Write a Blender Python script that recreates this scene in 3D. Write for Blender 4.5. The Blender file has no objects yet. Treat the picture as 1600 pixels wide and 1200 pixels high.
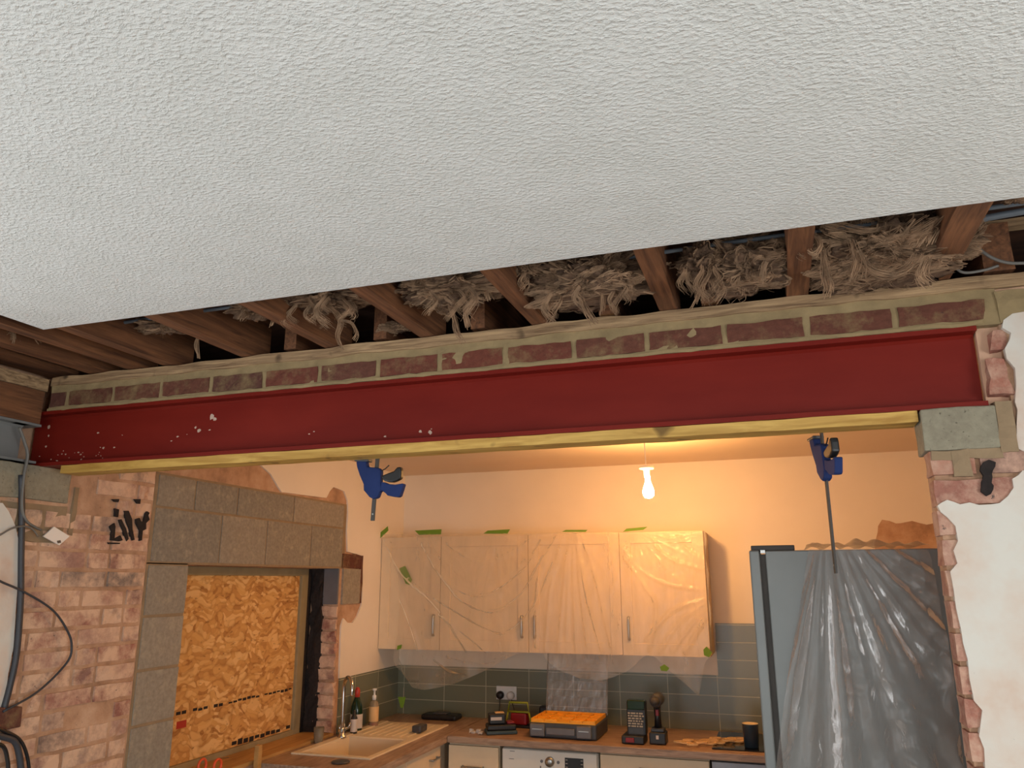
import bpy, bmesh, math, random
from mathutils import Vector, Matrix, noise
random.seed(7)
S = bpy.context.scene
COL = S.collection
PI = math.pi
# ------------------------------------------------------------------ camera
FPX, PITCH, YAW, ROLL, CH = 1210.0, math.radians(14.27), math.radians(18.5), math.radians(-0.19), 1.82
fwd = Vector((-math.sin(YAW)*math.cos(PITCH), math.cos(YAW)*math.cos(PITCH), math.sin(PITCH)))
_r = Vector((math.cos(YAW), math.sin(YAW), 0)); _u = _r.cross(fwd)
rgt = _r*math.cos(ROLL) + _u*math.sin(ROLL)
upv = _u*math.cos(ROLL) - _r*math.sin(ROLL)
cam = bpy.data.objects.new('camera', bpy.data.cameras.new('camera')); COL.objects.link(cam)
m = Matrix((( rgt.x, upv.x, -fwd.x, 0), (rgt.y, upv.y, -fwd.y, 0), (rgt.z, upv.z, -fwd.z, CH), (0, 0, 0, 1)))
cam.matrix_world = m
cam.data.sensor_width = 36; cam.data.lens = FPX/1600*36; cam.data.clip_start = 0.02
S.camera = cam
def px(x, y, **k):
    """survey point: where the sight line of photo pixel (x, y) meets the real plane X=, Y= or Z="""
    d = fwd + rgt*((x-800)/FPX) - upv*((y-600)/FPX)
    (a, v), = k.items(); i = 'XYZ'.index(a)
    return Vector((0, 0, CH)) + d*((v - (CH if i == 2 else 0))/d[i])
# ------------------------------------------------------------------ world, light, exposure
S.view_settings.view_transform = 'Standard'; S.view_settings.look = 'None'
S.view_settings.exposure = 0.0; S.view_settings.gamma = 1; S.view_settings.use_curve_mapping = False
W = bpy.data.worlds.new('world'); S.world = W; W.use_nodes = True
W.node_tree.nodes['Background'].inputs[0].default_value = (0.86, 0.93, 1.0, 1)
W.node_tree.nodes['Background'].inputs[1].default_value = .8
def area(name, loc, rot, sx, sy, power, col):
    l = bpy.data.lights.new(name, 'AREA'); l.shape = 'RECTANGLE'; l.size = sx; l.size_y = sy; l.energy = power; l.color = col
    o = bpy.data.objects.new(name, l); COL.objects.link(o); o.location = loc; o.rotation_euler = rot; return o
# daylight outside the side window on the right; daylight outside the wide opening in the left wall (under the grey beam) and outside the rear door
area('daylight_left', (-3.35, .1, 1.2), (math.radians(90), 0, math.radians(-90)), 2.6, 2.1, 45, (.985, 1.0, 1.0))
area('daylight_door', (-0.3, -3.1, 1.25), (math.radians(90), 0, 0), 3.4, 2.1, 50, (.985, 1.0, 1.0))
area('daylight_side', (2.72, -.6, 1.5), (math.radians(90), 0, math.radians(90)), 2.0, 1.2, 84, (.985, 1.0, 1.0))
BULB_STRENGTH = 610
# ------------------------------------------------------------------ node materials
def lin(c):
    return tuple(((v/12.92) if v <= .04045 else ((v+.055)/1.055)**2.4) for v in [x/255 for x in c])
class NT:
    def __init__(s, name):
        s.m = bpy.data.materials.new(name); s.m.use_nodes = True; s.t = s.m.node_tree
        s.b = s.t.nodes['Principled BSDF']; s.pos = s.t.nodes.new('ShaderNodeNewGeometry').outputs['Position']
    def n(s, k, **kw):
        q = s.t.nodes.new(k)
        for a, v in kw.items(): setattr(q, a, v)
        return q
    def l(s, a, b): s.t.links.new(a, b)
    def scaled(s, sc, rot=(0, 0, 0)):
        q = s.n('ShaderNodeMapping'); q.inputs['Scale'].default_value = sc; q.inputs['Rotation'].default_value = rot
        s.l(s.pos, q.inputs['Vector']); return q.outputs[0]
    def noise(s, scale, detail=4, vec=None, rough=.55, dist=0.):
        q = s.n('ShaderNodeTexNoise'); q.inputs['Scale'].default_value = scale; q.inputs['Detail'].default_value = detail
        q.inputs['Roughness'].default_value = rough; q.inputs['Distortion'].default_value = dist
        s.l(vec or s.pos, q.inputs['Vector']); return q.outputs['Fac']
    def ramp(s, fac, stops):
        q = s.n('ShaderNodeValToRGB'); e = q.color_ramp.elements
        while len(e) < len(stops): e.new(.5)
        for i, (p, c) in enumerate(stops):
            e[i].position = p; e[i].color = (*c, 1) if len(c) == 3 else c
        s.l(fac, q.inputs[0]); return q.outputs[0]
    def mix(s, fac, a, b, mode='MIX'):
        q = s.n('ShaderNodeMix', data_type='RGBA', blend_type=mode)
        for sock, v in ((q.inputs[0], fac), (q.inputs[6], a), (q.inputs[7], b)):
            if hasattr(v, 'is_linked'): s.l(v, sock)
            elif isinstance(v, (int, float)): sock.default_value = v
            else: sock.default_value = (*v, 1)
        return q.outputs[2]
    def bump(s, h, strength=.3, dist=.01, prev=None):
        q = s.n('ShaderNodeBump'); q.inputs['Strength'].default_value = strength; q.inputs['Distance'].default_value = dist
        s.l(h, q.inputs['Height'])
        if prev: s.l(prev, q.inputs['Normal'])
        return q.outputs[0]
    def fin(s, col=None, rough=.6, metal=0, nrm=None, spec=None):
        if col is not None:
            if hasattr(col, 'is_linked'): s.l(col, s.b.inputs['Base Color'])
            else: s.b.inputs['Base Color'].default_value = (*col, 1)
        if hasattr(rough, 'is_linked'): s.l(rough, s.b.inputs['Roughness'])
        else: s.b.inputs['Roughness'].default_value = rough
        s.b.inputs['Metallic'].default_value = metal
        if spec is not None: s.b.inputs['Specular IOR Level'].default_value = spec
        if nrm: s.l(nrm, s.b.inputs['Normal'])
        return s.m
def simple(name, rgb, rough=.5, metal=0, var=.12, vs=12., bs=0., bscale=80.):
    t = NT(name); c = lin(rgb); c2 = tuple(v*(1-var) for v in c); c3 = tuple(min(1, v*(1+var)) for v in c)
    f = t.noise(vs, 4); col = t.ramp(f, [(.3, c2), (.7, c3)])
    nr = t.bump(t.noise(bscale, 3), bs, .002) if bs else None
    return t.fin(col, rough, metal, nr)
def wood(name, rgb_d, rgb_l, scale=(2, 30, 30), rough=.6, knots=False, bump=.25):
    t = NT(name); v = t.scaled(scale)
    f = t.noise(2.2, 6, v, .6, .6); col = t.ramp(f, [(.32, lin(rgb_d)), (.68, lin(rgb_l))])
    if knots:
        k = t.noise(9, 2); kk = t.ramp(k, [(.64, (0, 0, 0)), (.72, (1, 1, 1))])
        col = t.mix(kk, col, tuple(c*.45 for c in lin(rgb_d)))
    return t.fin(col, rough, 0, t.bump(f, bump, .004))
def brickmat(name, tones, haze, hz=(.42, .62), hs=6., speck=None, bumps=.5):
    """per-brick tone from the 'tint' attribute, plaster haze over it"""
    t = NT(name); a = t.n('ShaderNodeAttribute', attribute_name='tint').outputs['Fac']
    n = len(tones); col = t.ramp(a, [(i/(n-1), lin(c)) for i, c in enumerate(tones)])
    f2 = t.noise(60, 5); col = t.mix(.35, col, t.ramp(f2, [(.3, (.25, .22, .2)), (.7, (1, 1, 1))]), 'MULTIPLY')
    f = t.noise(hs, 6, None, .7); h = t.ramp(f, [(hz[0], (0, 0, 0)), (hz[1], (1, 1, 1))])
    col = t.mix(h, col, lin(haze))
    if speck:
        v = t.noise(speck[0], 5, None, .7); sp = t.ramp(v, [(speck[1], (0, 0, 0)), (speck[1]+.05, (1, 1, 1))])
        col = t.mix(sp, col, lin(speck[2]))
    nb = t.bump(t.noise(35, 6, None, .65), bumps, .006)
    return t.fin(col, .9, 0, nb)
M = {}
def mats():
    # textured ceiling
    t = NT('stippled_ceiling'); v = t.scaled((.75, 1.15, 1), (0, 0, math.radians(-28)))
    a = t.noise(120, 3, v, .55, .2); b = t.noise(9, 3)
    r = t.ramp(a, [(.38, (0, 0, 0)), (.52, (.3, .3, .3)), (.70, (1, 1, 1))])
    n1 = t.bump(r, .55, .005); n1 = t.bump(b, .12, .01, n1)
    M['ceil'] = t.fin(t.ramp(b, [(.3, lin((226, 228, 224))), (.7, lin((233, 235, 232)))]), .75, 0, n1, .3)
    t = NT('white_wall_plaster'); a = t.noise(3.2, 5, None, .6)
    col = t.ramp(a, [(.36, lin((208, 180, 160))), (.47, lin((214, 200, 186))), (.6, lin((216, 212, 202)))])
    sp = t.ramp(t.noise(26, 4, None, .7), [(.70, (0, 0, 0)), (.76, (1, 1, 1))]); col = t.mix(sp, col, lin((188, 178, 165)))
    M['white'] = t.fin(col, .85, 0, t.bump(t.noise(30, 5), .25, .006))
    M['kwall'] = simple('cream_kitchen_paint', (234, 221, 203), .7, var=.03, vs=3, bs=.05)
    M['kceil'] = simple('kitchen_ceiling_paint', (226, 205, 182), .8, var=.02, vs=3)
    t = NT('pink_render'); a = t.noise(7, 6, None, .65)
    col = t.ramp(a, [(.3, lin((152, 118, 92))), (.5, lin((188, 150, 120))), (.7, lin((206, 172, 144)))])
    sp = t.ramp(t.noise(45, 4, None, .7), [(.66, (0, 0, 0)), (.72, (1, 1, 1))]); col = t.mix(sp, col, lin((110, 85, 70)))
    M['pink'] = t.fin(col, .92, 0, t.bump(t.noise(40, 6, None, .7), .6, .006))
    M['brick'] = brickmat('weathered_brick', [(150, 92, 80), (184, 138, 120), (170, 134, 120), (192, 152, 132), (138, 124, 114), (166, 108, 92), (188, 148, 128)], (218, 184, 156), (.37, .58), 8, (38, .66, (112, 92, 82)))
    M['brick_red'] = brickmat('dark_red_brick', [(100, 56, 42), (112, 66, 50), (94, 58, 48), (118, 62, 46)], (146, 126, 86), (.48, .85), 14, (40, .68, (70, 44, 38)), .8)
    M['pierbrick'] = brickmat('orange_pier_brick', [(178, 116, 96), (166, 112, 96), (186, 132, 110), (146, 114, 102)], (196, 158, 136), (.40, .62), 14, (30, .66, (88, 76, 70)))
    M['block'] = brickmat('grey_concrete_block', [(150, 142, 128), (160, 150, 134), (142, 136, 124), (154, 144, 128)], (172, 160, 138), (.52, .75), 18, (90, .66, (104, 98, 88)), .4)
    M['mortar_y'] = simple('yellow_grey_mortar', (150, 130, 94), .95, var=.16, vs=20, bs=.8, bscale=60)
    M['mortar_g'] = simple('grey_brown_mortar', (148, 126, 98), .95, var=.12, vs=20, bs=.6)
    M['pad'] = brickmat('padstone_concrete', [(146, 138, 118), (150, 142, 122)], (158, 152, 130), (.4, .8), 14, (85, .62, (92, 86, 70)), .8)
    t = NT('red_oxide_paint'); a = t.noise(5, 5, t.scaled((.5, 1, 2))); col = t.ramp(a, [(.3, lin((110, 25, 17))), (.7, lin((124, 33, 23)))])
    sc = t.ramp(t.noise(3.4, 8, t.scaled((1, 1, 2.4)), .78), [(.665, (0, 0, 0)), (.70, (1, 1, 1))]); col = t.mix(t.ramp(sc, [(0, (0, 0, 0)), (1, (.45, .45, .45))]), col, lin((170, 110, 95)))
    M['red'] = t.fin(col, .48, 0, t.bump(t.noise(120, 3), .08, .002), .18)
    M['chip'] = simple('bare_chipped_paint', (196, 168, 150), .8)
    M['greysteel'] = simple('grey_primer_steel', (128, 130, 128), .5, 0, .08)
    M['joist'] = wood('brown_joist_timber', (84, 52, 32), (140, 92, 58), (30, 2, 30), .75)
    M['joist_end'] = simple('joist_end_grain', (150, 98, 66), .85, var=.2, vs=60)
    M['plate'] = wood('weathered_wall_plate', (118, 92, 66), (192, 160, 120), (2.4, 12, 40), .9, True, 1.)
    M['packing'] = simple('smooth_pink_mortar', (206, 166, 138), .85, var=.05)
    M['batten'] = wood('yellow_treated_batten', (172, 128, 52), (216, 176, 92), (2, 16, 16), .55, True)
    M['boards'] = wood('dark_floor_boards', (62, 38, 26), (92, 58, 38), (1, 8, 8), .9)
    t = NT('osb_board'); a = t.n('ShaderNodeTexVoronoi'); a.inputs['Scale'].default_value = 1
    mp = t.scaled((26, 16, 44), (.6, 0, 0))
    vm = t.n('ShaderNodeVectorMath', operation='ADD'); t.l(mp, vm.inputs[0])
    sc = t.n('ShaderNodeVectorMath', operation='SCALE'); sc.inputs['Scale'].default_value = 9.
    q = t.n('ShaderNodeTexNoise'); q.inputs['Scale'].default_value = 5; t.l(t.pos, q.inputs['Vector']); t.l(q.outputs['Color'], sc.inputs[0]); t.l(sc.outputs[0], vm.inputs[1])
    t.l(vm.outputs[0], a.inputs['Vector'])
    sep = t.n('ShaderNodeSeparateColor'); t.l(a.outputs['Color'], sep.inputs[0])
    c1 = t.ramp(sep.outputs[0], [(.0, lin((176, 122, 64))), (.2, lin((204, 150, 84))), (.6, lin((216, 166, 98))), (.88, lin((230, 188, 126)))])
    ed = t.ramp(a.outputs['Distance'], [(.5, (1, 1, 1)), (.95, (.72, .62, .5))]); c1 = t.mix(1., c1, ed, 'MULTIPLY')
    c1 = t.mix(t.ramp(t.noise(24, 4, t.scaled((1, 1, 2.2), (.5, 0, 0))), [(.62, (0, 0, 0)), (.72, (.8, .8, .8))]), c1, lin((120, 70, 30)))
    M['osb'] = t.fin(c1, .7, 0, t.bump(sep.outputs[1], .3, .004))
    M['frame'] = simple('khaki_window_frame', (150, 134, 100), .6)
    M['sill'] = wood('yellow_sill_timber', (160, 118, 60), (196, 152, 92), (12, 1.2, 12), .7)
    t = NT('insulation_wool'); f = t.noise(9, 8, t.scaled((1, 1, 3)), .75, 2.5)
    M['wool'] = t.fin(t.ramp(f, [(.3, lin((74, 54, 42))), (.5, lin((122, 94, 72))), (.7, lin((170, 138, 108)))]), .95, 0, t.bump(f, .9, .02))
    M['wool2'] = simple('pale_wool_fibre', (158, 128, 100), .95, var=.4, vs=22)
    t = NT('green_grey_tiles'); br = t.n('ShaderNodeTexBrick')
    M['cab'] = simple('cream_cabinet_front', (226, 203, 170), .45, var=.03)
    M['cabside'] = simple('cabinet_carcass', (206, 186, 158), .6, var=.03)
    M['worktop'] = wood('walnut_worktop', (126, 100, 82), (184, 156, 132), (3, 26, 26), .4, False, .05)
    M['worktop2'] = wood('walnut_worktop_return', (126, 100, 82), (184, 156, 132), (26, 3, 26), .4, False, .05)
    M['sink'] = simple('cream_composite_sink', (232, 214, 182), .35, var=.02)
    M['chrome'] = simple('chrome', (200, 200, 198), .12, 1, .03)
    M['steel'] = simple('brushed_steel', (175, 175, 172), .3, 1, .05)
    M['black'] = simple('black_plastic', (26, 26, 28), .4, 0, .2)
    M['dgrey'] = simple('dark_grey_plastic', (62, 64, 68), .45, 0, .1)
    M['mgrey'] = simple('grey_plastic', (104, 106, 112), .4, 0, .1)
    M['fridge'] = simple('silver_grey_fridge_paint', (120, 124, 122), .38, .15, .03, bs=.05, bscale=300)
    M['fdark'] = simple('fridge_gasket', (70, 66, 62), .7)
    M['white_app'] = simple('white_appliance', (226, 224, 216), .35, var=.02)
    M['whitep'] = simple('white_plastic', (226, 224, 220), .4, var=.02)
    M['yellow'] = simple('yellow_tray_plastic', (238, 170, 34), .45, var=.06)
    M['blue'] = simple('blue_clamp_plastic', (40, 54, 98), .45, var=.12)
    M['blue'].node_tree.nodes['Principled BSDF'].inputs['Specular IOR Level'].default_value = .08; M['blue'].node_tree.nodes['Principled BSDF'].inputs['Roughness'].default_value = .7
    M['green'] = simple('green_masking_tape', (104, 140, 34), .7, var=.06)
    M['lime'] = simple('lime_plastic', (130, 140, 30), .5)
    M['dred'] = simple('dark_red_plastic', (132, 22, 30), .45)
    M['redcap'] = simple('red_foil', (176, 52, 40), .4)
    M['orange'] = simple('orange_handle', (222, 84, 40), .45)
    M['teal'] = simple('dark_teal_plastic', (46, 66, 72), .45)
    M['cable'] = simple('grey_cable', (112, 108, 102), .5)
    M['dcable'] = simple('dark_cable', (56, 58, 64), .5)
    M['pipe'] = simple('blue_grey_pipe', (96, 104, 112), .5)
    M['bitumen_and_shade'] = simple('black_bitumen_and_shade', (36, 28, 26), .9, var=.4, vs=60)  # black of bitumen strokes and print, also the reveal's painted shade
    M['bgreen'] = simple('bottle_green_glass', (20, 46, 26), .12)
    M['label'] = simple('pale_label', (200, 192, 186), .6)
    M['card'] = simple('cream_card', (222, 184, 130), .8)
    M['hob'] = simple('hob_glass', (26, 26, 26), .1, 0, .1)
    M['oven'] = simple('steel_oven_front', (140, 138, 142), .35, .5)
    M['floor'] = simple('grey_floor_covering', (150, 150, 148), .8)
    M['mug'] = simple('navy_mug', (30, 48, 62), .3)
    M['mugin'] = simple('cream_mug_inside', (214, 196, 160), .4)
    M['text'] = simple('pale_print', (172, 160, 140), .6)
    # tile material with real tile size (X or Y along, Z up)
    for nm, ax in (('tile', 0), ('tileL', 1)):
        t = NT('sage_tiles_' + ('back' if ax == 0 else 'side')); se = t.n('ShaderNodeSeparateXYZ'); t.l(t.pos, se.inputs[0]); cb = t.n('ShaderNodeCombineXYZ')
        ad = t.n('ShaderNodeMath', operation='ADD'); ad.inputs[1].default_value = 1.988 + 3.12 if ax == 0 else -5.36+6.24; t.l(se.outputs[ax], ad.inputs[0])
        ad2 = t.n('ShaderNodeMath', operation='ADD'); ad2.inputs[1].default_value = -.9015; t.l(se.outputs[2], ad2.inputs[0])
        t.l(ad.outputs[0], cb.inputs[0]); t.l(ad2.outputs[0], cb.inputs[1])
        br = t.n('ShaderNodeTexBrick', offset=0., squash=1.); t.l(cb.outputs[0], br.inputs['Vector'])
        br.inputs['Scale'].default_value = 1; br.inputs['Brick Width'].default_value = .312; br.inputs['Row Height'].default_value = .107
        br.inputs['Mortar Size'].default_value = .0022; br.inputs['Mortar Smooth'].default_value = .1
        br.inputs['Color1'].default_value = (*lin((112, 114, 94)), 1); br.inputs['Color2'].default_value = (*lin((120, 122, 102)), 1); br.inputs['Mortar'].default_value = (*lin((182, 178, 152)), 1)
        M[nm] = t.fin(br.outputs['Color'], .26, 0, t.bump(br.outputs['Fac'], .3, -.002))
    # clear / translucent films
    def film(name, tr, col, rough, tl=.4, bscale=14., bstr=.6, gl=1.):
        t = NT(name); t.t.nodes.remove(t.b); out = t.t.nodes['Material Output']
        nb = t.bump(t.noise(bscale, 5, t.scaled((1.6, 1, .8)), .5, .6), bstr, .02)
        a = t.n('ShaderNodeBsdfTransparent'); a.inputs[0].default_value = (1, 1, 1, 1)
        d = t.n('ShaderNodeBsdfDiffuse'); d.inputs[0].default_value = (*lin(col), 1); t.l(nb, d.inputs['Normal'])
        g = t.n('ShaderNodeBsdfGlossy'); g.inputs[0].default_value = (1, 1, 1, 1); g.inputs['Roughness'].default_value = rough; t.l(nb, g.inputs['Normal'])
        u = t.n('ShaderNodeBsdfTranslucent'); u.inputs[0].default_value = (*lin(col), 1); t.l(nb, u.inputs['Normal'])
        m1 = t.n('ShaderNodeMixShader'); m1.inputs[0].default_value = tl; t.l(d.outputs[0], m1.inputs[1]); t.l(u.outputs[0], m1.inputs[2])
        fz = t.ramp(t.noise(bscale*.6, 4, t.scaled((2.2, 1, .5)), .6, .8), [(.3, (tr[0],)*3), (.7, (tr[1],)*3)])
        m2 = t.n('ShaderNodeMixShader'); t.l(fz, m2.inputs[0]); t.l(a.outputs[0], m2.inputs[1]); t.l(m1.outputs[0], m2.inputs[2])
        fr = t.n('ShaderNodeFresnel'); fr.inputs[0].default_value = 1.5; t.l(nb, fr.inputs['Normal'])
        m3 = t.n('ShaderNodeMixShader'); gm = t.n('ShaderNodeMath', operation='MULTIPLY'); gm.inputs[1].default_value = gl; t.l(fr.outputs[0], gm.inputs[0]); t.l(gm.outputs[0], m3.inputs[0]); t.l(m2.outputs[0], m3.inputs[1]); t.l(g.outputs[0], m3.inputs[2])
        t.l(m3.outputs[0], out.inputs[0]); return t.m
    M['film'] = film('dust_sheet_film', (.16, .34), (222, 208, 188), .3, .4, 7., .10, .6)
    M['film2'] = film('fridge_sheet_film', (.12, .42), (196, 184, 174), .25, .4, 12., .35, .5)
    M['clear'] = film('clear_case_lid', (.10, .3), (205, 195, 185), .12, .3, 20, .3)
    M['soap'] = film('clear_soap_bottle', (.4, .6), (200, 186, 160), .1)
    t = NT('warm_bulb_glass'); t.b.inputs['Base Color'].default_value = (1, .8, .5, 1)
    t.b.inputs['Emission Color'].default_value = (1.0, .50, .16, 1); t.b.inputs['Emission Strength'].default_value = BULB_STRENGTH
    M['bulb'] = t.m
mats()
# ------------------------------------------------------------------ mesh helpers
def origin_of(p):
    o = Vector((0, 0, 0))
    while p: o += p.location; p = p.parent
    return o
class MB:
    def __init__(s): s.v = []; s.f = []; s.t = []
    def add(s, vs, fs, tint=.5):
        o = len(s.v); s.v += [tuple(v) for v in vs]; s.f += [tuple(i+o for i in f) for f in fs]; s.t += [tint]*len(fs); return s
    def box(s, x0, x1, y0, y1, z0, z1, tint=.5, T=None):
        vs = [Vector((x, y, z)) for x in (x0, x1) for y in (y0, y1) for z in (z0, z1)]
        if T: vs = [T @ v for v in vs]
        return s.add(vs, [(0, 1, 3, 2), (4, 6, 7, 5), (0, 4, 5, 1), (2, 3, 7, 6), (0, 2, 6, 4), (1, 5, 7, 3)], tint)
    def rbox(s, x0, x1, y0, y1, z0, z1, n=(8, 2, 2), amp=.004, fr=9., tint=.5, seed=0):
        """box with hand-worn, wobbling faces"""
        def dsp(p):
            q = p*fr + Vector((seed, seed*.7, 0)); return p + Vector((noise.noise(q), noise.noise(q+Vector((9, 3, 1))), noise.noise(q+Vector((2, 8, 5)))))*amp
        L = [[a+(b-a)*i/k for i in range(k+1)] for a, b, k in ((x0, x1, n[0]), (y0, y1, n[1]), (z0, z1, n[2]))]
        idx = {}; vs = []; fs = []
        def g(i, j, k):
            if (i, j, k) not in idx: idx[(i, j, k)] = len(vs); vs.append(dsp(Vector((L[0][i], L[1][j], L[2][k]))))
            return idx[(i, j, k)]
        a, b, c = n
        for i in range(a):
            for j in range(b): fs += [(g(i, j, 0), g(i, j+1, 0), g(i+1, j+1, 0), g(i+1, j, 0)), (g(i, j, c), g(i+1, j, c), g(i+1, j+1, c), g(i, j+1, c))]
            for k in range(c): fs += [(g(i, 0, k), g(i+1, 0, k), g(i+1, 0, k+1), g(i, 0, k+1)), (g(i, b, k), g(i, b, k+1), g(i+1, b, k+1), g(i+1, b, k))]
        for j in range(b):
            for k in range(c): fs += [(g(0, j, k), g(0, j, k+1), g(0, j+1, k+1), g(0, j+1, k)), (g(a, j, k), g(a, j+1, k), g(a, j+1, k+1), g(a, j, k+1))]
        return s.add(vs, fs, tint)
    def tube(s, pts, r, n=8, tint=.5, cap=True, flat=1.):
        pts = [Vector(p) for p in pts]; k = len(pts); vs = []; fs = []; pu = None
        for i, p in enumerate(pts):
            d = (pts[min(i+1, k-1)] - pts[max(i-1, 0)]); d = d.normalized() if d.length > 1e-9 else Vector((0, 0, 1))
            if pu is None: pu = d.cross(Vector((0, 0, 1))) if abs(d.z) < .9 else d.cross(Vector((1, 0, 0)))
            u = (pu - d*pu.dot(d)).normalized(); w = d.cross(u); pu = u
            rr = r[i] if isinstance(r, (list, tuple)) else r
            vs += [p + u*math.cos(2*PI*j/n)*rr + w*math.sin(2*PI*j/n)*rr*flat for j in range(n)]
        for i in range(k-1):
            for j in range(n): fs.append((i*n+j, i*n+(j+1) % n, (i+1)*n+(j+1) % n, (i+1)*n+j))
        if cap: fs += [tuple(range(n))[::-1], tuple(range((k-1)*n, k*n))]
        return s.add(vs, fs, tint)
    def lathe(s, c, prof, n=24, tint=.5, axis='Z'):
        vs = []; fs = []; c = Vector(c)
        for r, h in prof:
            for j in range(n):
                a = 2*PI*j/n; ca, sa = r*math.cos(a), r*math.sin(a)
                vs.append(c + (Vector((ca, sa, h)) if axis == 'Z' else Vector((ca, h, sa)) if axis == 'Y' else Vector((h, ca, sa))))
        for i in range(len(prof)-1):
            for j in range(n): fs.append((i*n+j, i*n+(j+1) % n, (i+1)*n+(j+1) % n, (i+1)*n+j))
        fs += [tuple(range(n))[::-1], tuple(range((len(prof)-1)*n, len(prof)*n))]
        return s.add(vs, fs, tint)
    def prism(s, pts, d, tint=.5):
        """planar polygon given as 3D points, pushed along vector d"""
        pts = [Vector(p) for p in pts]; d = Vector(d); n = len(pts)
        return s.add(pts + [p+d for p in pts], [tuple(range(n))[::-1], tuple(range(n, 2*n))] + [(i, (i+1) % n, (i+1) % n+n, i+n) for i in range(n)], tint)
    def grid(s, fn, nu, nv, tint=.5):
        vs = [fn(i/nu, j/nv) for j in range(nv+1) for i in range(nu+1)]
        return s.add(vs, [(j*(nu+1)+i, j*(nu+1)+i+1, (j+1)*(nu+1)+i+1, (j+1)*(nu+1)+i) for j in range(nv) for i in range(nu)], tint)
    def build(s, name, mat, parent=None, bevel=0, smooth=False, seg=2):
        off = origin_of(parent); me = bpy.data.meshes.new(name)
        me.from_pydata([tuple(Vector(v)-off) for v in s.v], [], s.f)
        at = me.attributes.new('tint', 'FLOAT', 'FACE'); at.data.foreach_set('value', s.t)
        b = bmesh.new(); b.from_mesh(me); bmesh.ops.recalc_face_normals(b, faces=b.faces); b.to_mesh(me); b.free()
        me.materials.append(M[mat])
        if smooth:
            for p in me.polygons: p.use_smooth = True
        o = bpy.data.objects.new(name, me); COL.objects.link(o)
        if parent: o.parent = parent
        if bevel:
            md = o.modifiers.new('b', 'BEVEL'); md.width = bevel; md.segments = seg; md.limit_method = 'ANGLE'; md.angle_limit = math.radians(40)
        return o
def thing(name, label, cat, loc, group=None):
    o = bpy.data.objects.new(name, None); o.empty_display_size = .05; COL.objects.link(o); o.location = loc
    return tag(o, label, cat, group)
def tag(o, label, cat, group=None, kind=None):
    o['label'] = label; o['category'] = cat
    if group: o['group'] = group
    if kind: o['kind'] = kind
    return o
def struct(o): o['kind'] = 'structure'; return o
def jag(pts, step=.02, amp=.006, seed=0):
    """break straight polygon edges into ragged ones"""
    rnd = random.Random(seed); out = []; n = len(pts)
    for i in range(n):
        a, b = Vector(pts[i]), Vector(pts[(i+1) % n]); L = (b-a).length; k = max(1, int(L/step)); d = (b-a)
        for j in range(k):
            p = a + d*(j/k)
            if j: p = p + Vector((rnd.uniform(-1, 1), 0, rnd.uniform(-1, 1)))*amp
            out.append(p)
    return out
def curve(pts, n=8):
    """Catmull-Rom through points"""
    P = [Vector(p) for p in pts]; P = [P[0]*2-P[1]] + P + [P[-1]*2-P[-2]]; out = []
    for i in range(1, len(P)-2):
        a, b, c, d = P[i-1:i+3]
        for j in range(n):
            t = j/n; out.append(.5*((2*b) + (c-a)*t + (2*a-5*b+4*c-d)*t*t + (3*b-a-3*c+d)*t*t*t))
    out.append(P[-2]); return out
def interp(tab, x):
    if x <= tab[0][0]: return tab[0][1]
    for (a, va), (b, vb) in zip(tab, tab[1:]):
        if x <= b: return va + (vb-va)*(x-a)/(b-a)
    return tab[-1][1]
XL, YB, YK, ZC = -2.67, 2.23, 5.36, 2.603
# ================================================================== SETTING
struct(MB().box(-3.0, 2.6, -2.7, 5.6, -.1, 0).build('floor', 'floor'))
struct(MB().box(-2.13, 2.4, -2.6, 1.728, 2.59, 2.603).build('ceiling', 'ceil'))
struct(MB().box(-2.67, 1.1, 2.335, YK, 2.603, 2.615).build('ceiling', 'kceil'))
struct(MB().box(-2.97, 2.6, -2.7, 5.6, 2.79, 2.82).build('ceiling', 'boards'))
WY0, WY1, WZ0, WZ1 = 3.103, 4.49, .925, 1.9
b = MB()
b.box(-2.97, XL, 1.45, WY0, 0, 2.25); b.box(-2.97, XL, -2.7, -1.3, 0, 2.25); b.box(-2.97, XL, 2.345, WY0, 2.25, 2.78); b.box(-2.97, -2.80, -2.7, 2.345, 2.25, 2.78); b.box(-2.97, XL, WY1, 5.5, 0, 2.78)
b.box(-2.97, XL, WY0, WY1, 0, WZ0-.02); b.box(-2.97, XL, WY0, WY1, WZ1, 2.78)
wall_left = struct(b.build('wall_left', 'pink'))
# exposed old brickwork of the left wall: one pattern mesh
b = MB(); rnd = random.Random(3); row = 0; z = .3
while z < 2.30:
    y = 1.5 - (row % 2)*.11; k = row
    while y < 2.835:
        L = .215 if (k % 3) else .1025; k += 1
        y1 = min(y+L, 2.83)
        inside_pad = z+.065 > 2.12 and y < 2.40
        if y1-y > .03 and not inside_pad and rnd.random() > .06:
            d = rnd.uniform(.001, .009)
            b.rbox(XL-.05, XL+d, y+.004, y1-.004, z+.003, z+.062, (1, 3, 2), .0055, 30, rnd.random(), row)
        y = y1+.01
        if y1 >= 2.83: break
    z += .075; row += 1
b.build('bricks', 'brick', wall_left)
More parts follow.
